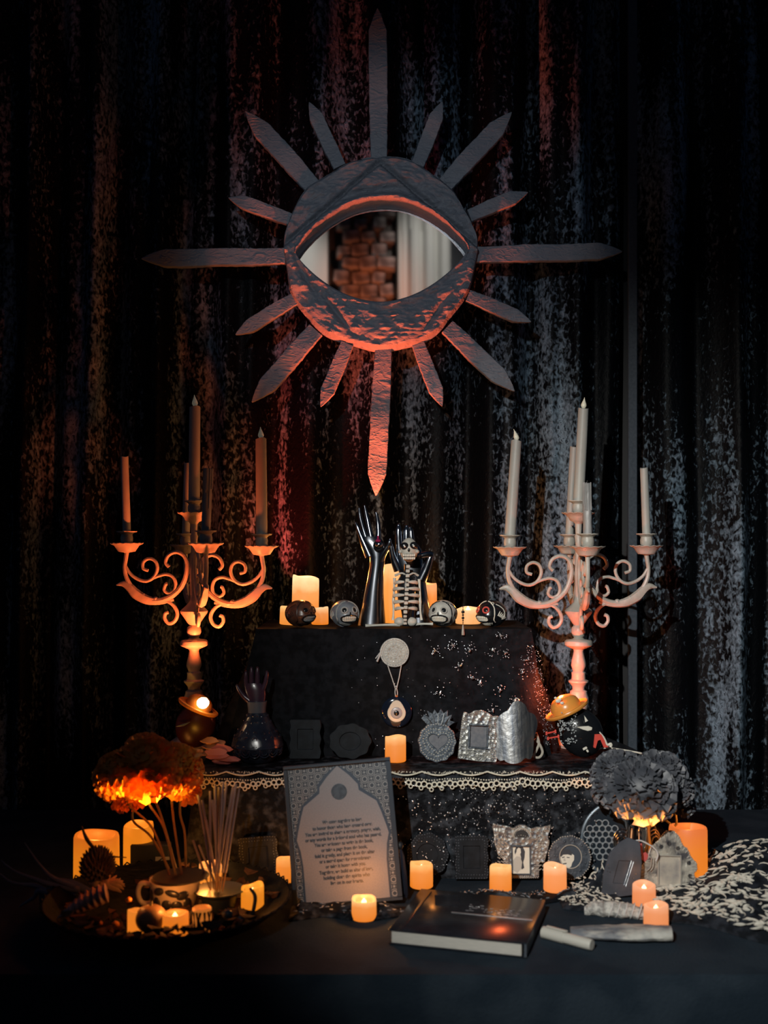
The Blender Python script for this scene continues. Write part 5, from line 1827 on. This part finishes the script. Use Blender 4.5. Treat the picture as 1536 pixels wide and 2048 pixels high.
fl_, fr_c = Vector((-.0045, 1.68, TZ + .001)), Vector((.198, 1.634, TZ + .001))
bkc = thing('guest_book', 'thick black glossy covered book with pale page edges facing forward', 'book', (.137, 1.755, TZ + .001), (0, 0, math.radians(-16)))
cov = mat('gloss_black_cover', (.008, .010, .014), .24, 0, (.012, .016, .022), 30, spec=.2)
MB().box((0, 0, .0008), (.212, .206, .0016), bev=.0004).build('back_cover', cov, bkc)
MB().box((-.0015, 0, .0108), (.200, .202, .0184), bev=.0008).build('page_block', mat('page_edges', (.46, .44, .40), .7, 0, (.38, .37, .34), 60, (1, 1, 40), bump=.3, bscale=10, bstretch=(1, 1, 90)), bkc)
MB().box((0, 0, .0212), (.212, .206, .0020), bev=.0006).build('front_cover', cov, bkc)
MB().box((.1045, 0, .011), (.004, .206, .0205), bev=.001).build('spine', mat('slate_spine', (.05, .06, .075), .4), bkc)
MB().box((-.088, -.005, .0224), (.006, .196, .0010), bev=.0003).build('cover_groove', cov, bkc)
em = MB()
for k in range(60):
    x, y = rs.uniform(-.01, .075), rs.uniform(-.006, .028)
    em.box((x, y + .02 - x * .1, .0224), (rs.uniform(.002, .007), .0008, .0004), rotZ(rs.uniform(-.3, .3)))
em.build('silver_script', mat('silver_foil', (.45, .47, .5), .3, .8), bkc, kind='stuff')
MB().box((.035, .0, .0225), (.13, .0030, .0006)).build('silver_line', MATS['silver_foil'], bkc)
MB().box((-.05, .055, .0227), (.040, .050, .0008), rotZ(.25)).build('cover_label', cov, bkc)

# ------------------------------------------------------------ bowl and its contents
BC = Vector((-.348, 1.775, TZ + .001))
bw = thing('offering_bowl', 'wide shallow dark bowl filled with offerings at the front left', 'bowl', BC)
bowl_m = mat('dark_woven_bowl', (.003, .005, .008), .7, 0, (.006, .009, .013), 40, bump=.5, bscale=60, bstretch=(1, 1, 4), spec=.05)
MB().lathe((0, 0, 0), [(.09, 0), (.12, .002), (.165, .020), (.192, .040), (.198, .046), (.194, .047), (.160, .026), (.118, .009), (.02, .007)], 64).build('bowl_shell', bowl_m, bw)
rp = MB()
for k in range(60):
    a = 2 * PI * k / 60
    rp.tube([(.197 * math.cos(a), .197 * math.sin(a), .044), (.1985 * math.cos(a + .04), .1985 * math.sin(a + .04), .0495), (.195 * math.cos(a + .08), .195 * math.sin(a + .08), .045)], 0.0014, 5)
rp.build('woven_rim', bowl_m, bw, kind='stuff')

# spotted mug
mg = W(350, 1838, 1.80)
mg.z = TZ + .010
mug = thing('spotted_mug', 'cow spotted mug holding the orange marigolds in the bowl', 'mug', mg)
q = S(1.80)
hm_ = W(0, 1757, 1.80).z - mg.z
mug_m = mat('cream_glaze', (.50, .42, .34), .3)
MB().lathe((0, 0, 0), [(36 * q, 0), (40 * q, 4 * q), (46 * q, hm_ * .5), (49 * q, hm_ * .85), (51 * q, hm_), (48 * q, hm_), (45 * q, hm_ * .85), (38 * q, hm_ * .6), (4 * q, hm_ * .6)], 48).build('body', mug_m, mug)
MB().tube(catmull([(-46 * q, 0, hm_ * .82), (-66 * q, 0, hm_ * .86), (-74 * q, 0, hm_ * .60), (-66 * q, 0, hm_ * .30), (-43 * q, 0, hm_ * .28)], 6), 5 * q, 10).build('handle', mug_m, mug)
spot_m = mat('dark_spot_glaze', (.02, .02, .025), .3)
for (a, zf, sx, sz, rot) in ((-118, .82, 13, 8, .3), (-85, .78, 15, 7, -.3), (-62, .70, 13, 9, .2), (-128, .45, 9, 14, .1), (-100, .45, 10, 10, 0), (-75, .40, 11, 12, .5), (-48, .45, 9, 12, 0), (-110, .18, 12, 7, 0), (-85, .13, 12, 7, 0), (-150, .6, 7, 16, 0), (-60, .14, 9, 7, 0)):
    aa = math.radians(a)
    rr = (40.5 + 11.5 * zf) * q
    nrm = Vector((math.cos(aa), math.sin(aa), 0))
    M = frameN(nrm)
    MB().ball(nrm * rr + Vector((0, 0, hm_ * zf)), (sx * q, sz * q, 3.2 * q), M @ rotZ(rot), 14, 6).build('glaze_spot', spot_m, mug)
ds = thing('dark_dish', 'small dark flat dish resting on top of the spotted mug', 'dish', (mg.x + .010, mg.y, mg.z + hm_ + .0005))
MB().lathe((0, 0, 0), [(30 * q, 0), (52 * q, 2.5 * q), (56 * q, 5 * q), (52 * q, 5 * q), (30 * q, 3 * q), (3 * q, 3 * q)], 40).build('dish_body', mat('dark_pewter', (.03, .045, .06), .35, .4), ds)

# incense sticks in a dark holder
ih = W(438, 1836, 1.80)
ih.z = TZ + .010
inc = thing('incense_holder', 'dark glazed round incense holder at the right inside the bowl', 'holder', ih)
MB().lathe((0, 0, 0), [(22 * q, 0), (30 * q, 6 * q), (34 * q, 22 * q), (36 * q, 36 * q), (44 * q, 42 * q), (52 * q, 46 * q), (52 * q, 48 * q), (30 * q, 43 * q), (10 * q, 42 * q)], 36).build('body', mat('dark_pewter', (.03, .045, .06), .35, .4), inc)
st_m = mat('incense_stick', (.20, .16, .17), .7)
ri = random.Random(5)
tops = [(396, 1590), (404, 1600), (420, 1582), (430, 1570), (438, 1574), (446, 1566), (453, 1566), (466, 1575), (472, 1568), (478, 1576), (425, 1600), (412, 1640), (386, 1680), (398, 1690)]
for i, (x, y) in enumerate(tops):
    b0 = W(432 + (x - 436) * .15 + ri.uniform(-9, 9), 1795, 1.80 + ri.uniform(-.008, .012))
    b0.z = TZ + .010 + 44 * q
    t1 = W(x, y, 1.80 + ri.uniform(-.02, .05))
    r = thing('incense_stick', 'thin incense stick fanned out of the dark holder in the bowl', 'incense', b0, group='incense sticks in the dark holder')
    d = t1 - b0
    MB().tube([(0, 0, 0), d * .18], 1.3 * q, 6).build('bare_end', mat('bamboo', (.28, .16, .07), .6), r)
    MB().tube([d * .18, d], 2.5 * q, 6).build('incense_coat', st_m, r)

fruit = thing('round_fruit', 'round dark fruit catching orange light at the front of the bowl', 'fruit', W(302, 1862, 1.70))
fruit.location.z = TZ + .013
q = S(1.70)
MB().ball((0, 0, 29 * q), (31 * q, 31 * q, 29 * q), n=32, m=20, fn=lambda p: 1 - .10 * max(0, p.z) ** 6).build('flesh', mat('fruit_skin', (.30, .17, .07), .45, 0, (.14, .08, .05), 14, bump=.2, bscale=60), fruit)
MB().tube([(0, 0, 55 * q), (2 * q, 0, 63 * q)], [3 * q, 1.5 * q], 6).build('stalk', stem_m, fruit)

# carved tumbler whose glass emits by itself, no candle inside
tg_ = W(404, 1866, 1.69)
tg_.z = TZ + .012
tb_ = thing('carved_tumbler', 'small carved tumbler glowing amber right of the square candle in the bowl', 'tumbler', tg_)
MB().lathe((0, 0, 0), [(16 * q, 0), (18 * q, 3 * q), (19 * q, 55 * q), (17 * q, 57 * q), (15 * q, 50 * q), (13 * q, 8 * q), (2 * q, 7 * q)], 28).build('body', mat('glowing_amber_glass', (.55, .22, .08), .25, emit=(.8, .22, .03), estr=.55), tb_)
for k in range(7):
    a = -PI / 2 + (k - 3) * .42
    p0 = Vector((18.8 * q * math.cos(a), 18.8 * q * math.sin(a), 6 * q))
    MB().tube(catmull([p0, p0 + Vector((3 * q * math.sin(k), 0, 16 * q)), p0 + Vector((-3 * q * math.cos(k * 2), -.5 * q, 30 * q)), p0 + Vector((0, 0, 46 * q))], 4), [2.2 * q, 3.4 * q, 1.6 * q, 2.8 * q], 6).build('carved_strip', black_matte, tb_)
# dark straps crossing the right hand candle
sp_ = thing('curved_strap', 'dark curved strap in front of the orange candle at the right of the bowl', 'strap', W(507, 1840, 1.775))
L0 = Vector(sp_.location)
MB().tube(catmull([W(x, y, 1.768) - L0 for (x, y) in ((500, 1776), (510, 1792), (508, 1815), (502, 1838))], 6), [3 * q, 4 * q, 4 * q, 3 * q], 8, .6).build('strap', black_matte, sp_)
# small odds and ends in the bowl
for i, (x, y, r, m, nm, lab, ct) in enumerate(((455, 1828, 9, silver, 'polished_stone', 'polished dark stone right of the carved tumbler', 'stone'),
                                               (482, 1838, 7, silver, 'polished_stone', 'small shiny stone below the curved strap', 'stone'),
                                               (232, 1848, 6, gold_petal, 'dried_berry', 'orange dried berry left of the round fruit', 'berry'),
                                               (200, 1846, 4.5, gold_petal, 'dried_berry', 'smallest orange dried berry near the spiral shell', 'berry'),
                                               (258, 1799, 5, gold_petal, 'dried_berry', 'orange dried berry above the round fruit', 'berry'))):
    p = W(x, y, 1.71)
    p.z = max(p.z - r * q, TZ + .012)
    tag(MB().ball((0, 0, r * q), (r * q * 1.3, r * q, r * q), n=14, m=10, fn=lambda v: 1 + .08 * math.sin(v.x * 5 + v.z * 3)).build(nm, m if m is not silver else mat('polished_onyx', (.03, .05, .07), .1), origin=(0, 0, 0)), lab, ct).location = p

# spiral shell
sh0 = W(165, 1838, 1.70)
sh0.z = TZ + .046
shell = thing('spiral_shell', 'ribbed pinkish spiral shell resting on the left rim of the bowl', 'shell', sh0, (0, math.radians(-14), math.radians(10)))
rings = []
for i in range(60):
    t = i / 59
    r = (1.5 + 19 * math.sin(PI * min(t * .62 + .0, 1)) ** 1.0) * q * (1 + .10 * math.sin(t * 52))
    rings.append([Vector(((-50 + 104 * t) * q, math.cos(a) * r, r * .6 + 10 * q * t + math.sin(a) * r * .85 * (1 + .08 * math.sin(a * 6)))) for a in [2 * PI * j / 24 for j in range(24)]])
MB().rings(rings, True).build('shell_body', mat('shell_pink', (.42, .22, .18), .5, 0, (.22, .13, .12), 40, bump=.6, bscale=90), shell)

# dried spiky cone flower
cf = W(195, 1800, 1.84)
cf.z = TZ + .022
cone = thing('dried_cone_flower', 'dark spiky dried flower head in front of the wide orange candle', 'dried flower', cf)
q = S(1.84)
mb = MB()
rc = random.Random(8)
for i in range(150):
    t = (i + .5) / 150
    el = -.5 + t * 1.9
    az = i * 2.39996
    r0 = 26 * q
    d = Vector((math.cos(el) * math.cos(az), math.cos(el) * math.sin(az), math.sin(el) * 1.1))
    p = Vector((0, 0, 56 * q)) + d * r0
    mb.tube([p, p + d * 6 * q + Vector((0, 0, 3 * q)), p + d * 11 * q + Vector((0, 0, 8 * q))], [4.4 * q, 3.2 * q, .5 * q], 4, .4)
mb.ball((0, 0, 56 * q), (27 * q, 27 * q, 30 * q))
mb.build('scales', mat('umber_scales', (.07, .045, .035), .7), cone, kind='stuff')
for k in range(9):
    a = -.9 + k * .42
    P = [Vector((18 * q * math.cos(a), -16 * q + 8 * q * math.sin(a), 34 * q)), Vector((44 * q * math.cos(a * .6), -20 * q, (26 + 6 * k % 13) * q)), Vector((58 * q * math.cos(a * .5), -18 * q + 4 * k * q * .5, (16 + 5 * k) * q))]
    MB().tube(catmull(P, 4), [4 * q, 6.5 * q, 1 * q], 6, .3).build('dried_leaf', mat('dry_leaf', (.42, .24, .13), .6), cone)
tw_ = MB().tube(catmull([(12 * q, 0, 84 * q), (-8 * q, 0, 100 * q), (-22 * q, 0, 118 * q), (-32 * q, 0, 143 * q)], 5), [4 * q, 3.6 * q, 4 * q, 1.6 * q], 7).build('twig', black_matte, cone)
MB().tube(catmull([(5 * q, 0, 86 * q), (30 * q, 0, 82 * q), (58 * q, 0, 80 * q)], 5), [3 * q, 2 * q, 1 * q], 6).build('twig', black_matte, cone)

# dry petals scattered in the bowl
dp = MB()
rd2 = random.Random(77)
for k in range(170):
    a, d = rd2.uniform(0, 6.28), .17 * math.sqrt(rd2.random())
    c = Vector((d * math.cos(a), d * math.sin(a), .012 + rd2.uniform(0, .016) + max(0, d - .12) * .5))
    w_ = rd2.uniform(.008, .017)
    M = rotZ(rd2.uniform(0, 6.28)) @ rotX(rd2.uniform(-.9, .9))
    ring = [c + M @ Vector((w_ * math.cos(t) * 1.0, w_ * .5 * math.sin(t), .004 * math.cos(2 * t))) for t in [2 * PI * j / 8 for j in range(8)]]
    ring2 = [v + Vector((0, 0, .0012)) for v in ring]
    dp.rings([ring, ring2], True)
dp.build('dried_petals', mat('brown_petals', (.03, .018, .012), .8, 0, (.09, .05, .03), 30, spec=.1), bw, kind='stuff')

# root-like feather fronds on the left
fr0 = W(95, 1838, 1.82)
fr0.z = TZ + .02
fd = thing('dried_fronds', 'dried dark blue curling fronds reaching out past the bowl at the far left', 'fronds', fr0)
q = S(1.82)
frm = mat('dusky_frond', (.10, .10, .14), .7)
for pts, rd_ in (([(150, 1775), (105, 1755), (80, 1730), (62, 1705), (49, 1685)], [7, 5, 3, 2, 1]),
                 ([(160, 1780), (110, 1772), (70, 1758), (35, 1745), (12, 1730), (2, 1720)], [9, 7, 4, 2.5, 2, 1]),
                 ([(150, 1795), (95, 1785), (72, 1772), (40, 1768), (18, 1762), (0, 1748)], [9, 8, 6, 3, 3, 2]),
                 ([(110, 1792), (78, 1782), (68, 1795), (52, 1805), (38, 1814)], [8, 6, 4, 3, 1.5]),
                 ([(190, 1790), (150, 1770), (120, 1762), (95, 1758)], [8, 9, 6, 2])):
    P = [W(x, y, 1.82 + (i * .004)) - fr0 for i, (x, y) in enumerate(pts)]
    MB().tube(catmull(P, 6), [r * q for r in rd_], 8, .6).build('frond', frm, fd)
MB().ball(W(120, 1795, 1.83) - fr0, (42 * q, 20 * q, 26 * q), n=20, m=12, fn=lambda p: 1 + .2 * noise.noise(p * 3)).build('root_mass', mat('root_dark', (.03, .045, .06), .8), fd)

# dark card box with a pale label
cb = W(302, 1752, 2.02)
cb.z = TZ + .001
box = thing('card_box', 'small dark square box with a pale label behind the spotted mug', 'box', cb)
q = S(2.02)
MB().box((0, 0, 34 * q), (76 * q, 30 * q, 62 * q + 6 * q), bev=1.5 * q).build('box_body', mat('navy_card', (.018, .03, .045), .5), box)
MB().box((26 * q, -15.6 * q, 34 * q), (28 * q, 1 * q, 22 * q)).build('label_card', mat('pale_card', (.26, .32, .38), .6), box)

# ------------------------------------------------------------ upper ledge, left and right figures
def hatted(px, py, D, sgn, label, hat_m, seed, lampy=False):
    q = S(D)
    b0 = W(px, py, D)
    b0.z = MZ + .002
    root = thing('hatted_bust', label, 'figurine', b0)
    return root, q, b0
rb, q, b0 = hatted(1155, 1508, 2.16, 1, 'black painted bust in an orange bowler hat at the right of the upper ledge', None, 1)
def lp3(px, py, D=2.16): return W(px, py, D) - b0
MB().ball(lp3(1160, 1462), (44 * q, 30 * q, 54 * q), rotY(-.45), 30, 22, fn=lambda p: 1 - .12 * max(0, p.z)).build('head', black_paint, rb)
hat_m = mat('orange_lacquer', (.70, .28, .05), .3)
ht = rotY(-.45)
MB().lathe(lp3(1134, 1420), [(44 * q, -3 * q), (46 * q, 0), (44 * q, 3 * q), (31 * q, 2 * q), (31 * q, 8 * q), (28 * q, 18 * q), (20 * q, 26 * q), (8 * q, 30 * q), (1 * q, 31 * q)], 40, True, ht).build('hat', hat_m, rb)
MB().torus(lp3(1134, 1420) + ht @ Vector((0, 0, 2 * q)), 44 * q, 2.2 * q, 40, 8, ht).build('hat_brim_roll', hat_m, rb)
for (x, y, r) in ((1116, 1402, 5), (1124, 1406, 4), (1111, 1396, 3), (1120, 1399, 3.4)):
    MB().ball(lp3(x, y, 2.16 - 30 * q), (r * q, 1.6 * q, r * .8 * q), n=12, m=6).build('painted_skull_mark', white_paint, rb)
MB().plate([(p.x, p.z) for p in (lp3(1163, 1426), lp3(1171, 1437), lp3(1165, 1440))], 2 * q, y0=-30 * q).build('painted_nose', white_paint, rb)
mp_ = [(1148, 1449), (1160, 1447.5), (1172, 1447), (1179, 1450), (1178, 1455), (1170, 1457), (1160, 1454)]
MB().plate([(lp3(*p).x, lp3(*p).z) for p in mp_], 2.5 * q, y0=-31 * q).build('painted_grin', white_paint, rb)
bonem = red_paint
for (x0, y0, x1, y1) in ((1093, 1467, 1111, 1463), (1096, 1477, 1117, 1473)):
    m_ = MB()
    a, b2 = lp3(x0, y0, 2.115), lp3(x1, y1, 2.115)
    m_.tube([a, b2], 1.6 * q, 6)
    for p in (a, b2):
        m_.ball(p + Vector((0, 0, 1.6 * q)), 2.3 * q, n=8, m=6)
        m_.ball(p - Vector((0, 0, 1.6 * q)), 2.3 * q, n=8, m=6)
    m_.build('red_bone', bonem, rb)
flm = MB()
rf = random.Random(3)
for k in range(34):
    x, y = rf.uniform(1118, 1152), rf.uniform(1425, 1490)
    for j in range(rf.randint(2, 4)):
        a = rf.uniform(0, 6.28)
        p = lp3(x + 3 * math.cos(a), y + 3 * math.sin(a), 2.16 - 31 * q)
        flm.ball(p, (2 * q, .8 * q, 1.2 * q), rotY(a), 6, 4)
flm.build('painted_flowers', mat('dim_silver_paint', (.30, .32, .33), .4), rb, kind='stuff')
tie = [(1184, 1464), (1198, 1464), (1212, 1490), (1203, 1491), (1196, 1474), (1190, 1476), (1186, 1492), (1182, 1490)]
MB().plate([(lp3(*p).x, lp3(*p).z) for p in tie], 3 * q, y0=-26 * q).build('red_collar', red_paint, rb)
MB().tube(catmull([lp3(x, y, 2.16 - 24 * q) for (x, y) in ((1199, 1464), (1208, 1476), (1214, 1489), (1222, 1488), (1221, 1494))], 5), [1.2 * q, 2.4 * q, 3 * q, 3 * q], 8).build('white_edging', white_paint, rb)
MB().box(lp3(1170, 1497, 2.12), (9 * q, 3 * q, 5 * q), rotY(-.5), bev=q).build('bone_clasp', white_paint, rb)
MB().box(lp3(1175, 1502, 2.12), (4 * q, 3 * q, 6 * q), rotY(-.5), bev=q).build('bone_clasp', white_paint, rb)
fn_ = thing('cloth_fan', 'dark fabric fan edged in white lying behind the right bouquet', 'fan', W(1245, 1516, 2.2))
fn_.location.z = MZ + .001
L0 = Vector(fn_.location)
MB().tube(catmull([W(x, y, 2.18) - L0 for (x, y) in ((1192, 1502), (1200, 1497), (1215, 1496), (1240, 1499), (1265, 1503), (1288, 1508))], 6), [2.2 * q, 1.6 * q, 1.8 * q, 1.8 * q, 1.5 * q, 2 * q], 7).build('white_edge', white_paint, fn_)
pf = [W(x, y, 2.19) - L0 for (x, y) in ((1190, 1462), (1215, 1476), (1250, 1490), (1288, 1508), (1240, 1502), (1195, 1500))]
MB().plate([(p.x, p.z) for p in pf], 3 * q, y0=-.005).build('fan_leaf', black_cloth, fn_)

lb_, q, b0 = hatted(395, 1505, 2.16, -1, 'dark bust in a glowing orange brimmed hat at the left of the upper ledge', None, 2)
MB().ball(lp3(392, 1448), (40 * q, 28 * q, 48 * q), rotY(.35), 30, 22, fn=lambda p: 1 - .12 * max(0, p.z)).build('head', mat('oxblood_paint', (.035, .008, .006), .35), lb_)
ht = rotY(.42)
MB().lathe(lp3(396, 1415), [(40 * q, -3 * q), (42 * q, 0), (40 * q, 3 * q), (27 * q, 2 * q), (27 * q, 8 * q), (24 * q, 16 * q), (16 * q, 23 * q), (1 * q, 27 * q)], 40, True, ht).build('hat', hat_m, lb_)
MB().torus(lp3(396, 1415) + ht @ Vector((0, 0, 2 * q)), 41 * q, 2.2 * q, 40, 8, ht).build('hat_brim_roll', hat_m, lb_)
bl = thing('bare_bulb', 'small dazzling bare bulb resting on the left bust\'s hat', 'bulb', W(406, 1414, 2.16 - 26 * q - .012))
MB().ball((0, 0, 8 * q), (12 * q, 9 * q, 11 * q), n=18, m=12, fn=lambda p: 1 + .10 * noise.noise(p * 2)).build('bulb_glass', mat('dazzling_bulb', (1, .8, .6), .3, emit=(1.0, .62, .32), estr=12), bl)
MB().lathe((0, 6 * q, 8 * q), [(6 * q, 0), (6 * q, 8 * q)], 12, True, FACE @ rotX(PI)).build('bulb_socket', black_matte, bl)
MB().tube(catmull([lp3(352, 1453, 2.12), lp3(366, 1450, 2.12), lp3(380, 1444, 2.12)], 5), [.5 * q, 2.4 * q, .5 * q], 8).build('blue_streak', mat('dusk_blue_paint', (.10, .14, .2), .3), lb_)

# dried petals, shell and pink offering heap
pk = mat('red_lit_paper', (.55, .17, .14), .5)  # pink of the lamp light is put into the paper colour
def crumple(px, py, D, wx, hy, label, m, seed, zb=None, ct='paper'):
    q = S(D)
    p = W(px, py, D)
    if zb is not None: p.z = zb
    root = thing('crumpled_paper', label, ct, p)
    rr = random.Random(seed)
    for k in range(5):
        c = Vector((rr.uniform(-.25, .25) * wx * q, rr.uniform(-8, 8) * q, (.15 + .17 * k) * hy * q))
        n_ = 9
        pts = []
        for j in range(n_):
            a = 2 * PI * j / n_
            r = rr.uniform(.35, .55)
            pts.append((c.x + wx * q * r * math.cos(a), c.z + hy * q * .22 * math.sin(a) + rr.uniform(-.04, .04) * hy * q))
        M = rotZ(rr.uniform(-.5, .5)) @ rotX(rr.uniform(-1.0, -.3))
        mb = MB().plate([(x - c.x, z - c.z) for (x, z) in pts], 2.2 * q)
        mb.v = [M @ v + Vector((c.x, c.y, c.z)) for v in mb.v]
        mb.build('paper_fold', m, root, smooth=False)
    return root
crumple(425, 1492, 2.14, 46, 36, 'orange lit crumpled paper shell beside the left bust', mat('amber_lit_paper', (.65, .33, .17), .5), 3, MZ + .012)  # orange light likewise mixed into this paper's colour
crumple(448, 1522, 2.10, 56, 36, 'crumpled paper heap tinted rosy for the red light at the left front corner of the upper ledge', pk, 5, MZ + .003)
crumple(397, 1508, 2.11, 16, 16, 'tiny orange lit paper scrap left of the rosy heap', MATS['amber_lit_paper'], 7, MZ + .014)

# hand-shaped vase
vb = W(515, 1522, 2.13)
vb.z = MZ + .002
q = S(2.13)
hv = thing('hand_vase', 'dark embossed glass vase with a raised hand as its neck', 'vase', vb)
vg = mat('dark_pressed_glass', (.012, .015, .026), .22, 0, (.02, .025, .04), 30, coat=.1, bump=.5, bscale=60, bkind='voronoi')
def vp(px, py, dy=0): return W(px, py, 2.13) - Vector((vb.x, 2.13, W(0, 1522, 2.13).z)) + Vector((0, dy, 0))
MB().lathe((0, 0, 0), [(28 * q, 0), (32 * q, 2 * q), (42 * q, 14 * q), (52 * q, 32 * q), (48 * q, 48 * q), (36 * q, 66 * q), (25 * q, 84 * q), (20 * q, 95 * q), (18 * q, 98 * q)], 48).build('vase_body', vg, hv)
es_ = MB()
for k in range(9):
    a = -PI + k * PI / 8
    for (z_, r, rr) in ((26, 49, 11), (26, 49, 6), (50, 46, 4), (62, 39, 3), (80, 27, 2), (92, 21, 2)):
        nrm = Vector((math.cos(a), math.sin(a), .25 if z_ > 30 else -.1)).normalized()
        es_.torus(Vector((math.cos(a) * r * q, math.sin(a) * r * q, z_ * q)), rr * q, 1.1 * q, 16, 5, frameN(nrm))
es_.build('embossed_rosettes', vg, hv, kind='stuff')
hm2 = MB()
pr = [(514, 1424, 17, 13), (514, 1412, 17, 12), (513, 1400, 18, 11), (512, 1390, 20, 10), (510, 1380, 21, 9), (508, 1372, 19, 8), (507, 1366, 15, 6)]
rings = []
for (x, y, rx, ry) in pr:
    c = vp(x, y)
    rings.append([c + Vector((rx * q * math.cos(2 * PI * j / 24), ry * q * math.sin(2 * PI * j / 24), 0)) for j in range(24)])
hm2.rings(list(rings), True)
def fing2(pts, rads):
    P = catmull([vp(*p) for p in pts], 5)
    hm2.tube(P, [r * q for r in rads], 12, 1, (1, 0, 0))
    hm2.ball(P[-1], rads[-1] * q, n=8, m=6)
fing2([(497, 1385), (493, 1368), (492, 1352), (492, 1344)], [6, 5, 4.3, 3])
fing2([(504, 1380), (503, 1360), (503, 1345), (503, 1336)], [6, 5.4, 4.6, 3])
fing2([(513, 1380), (515, 1360), (515, 1345), (515, 1336)], [6, 5.4, 4.6, 3])
fing2([(523, 1384), (530, 1368), (533, 1354), (534, 1344)], [6, 5, 4.3, 3])
fing2([(500, 1402), (488, 1392), (479, 1380), (474, 1371)], [8, 6, 4.6, 3])
hm2.build('raised_hand', mat('plum_glass_hand', (.04, .02, .035), .25, coat=.2), hv)
MB().lathe(vp(514, 1428), [(17.5 * q, 0), (18 * q, 12 * q), (20 * q, 26 * q)], 28).build('cuff', mat('frosted_cuff', (.06, .085, .11), .45), hv)
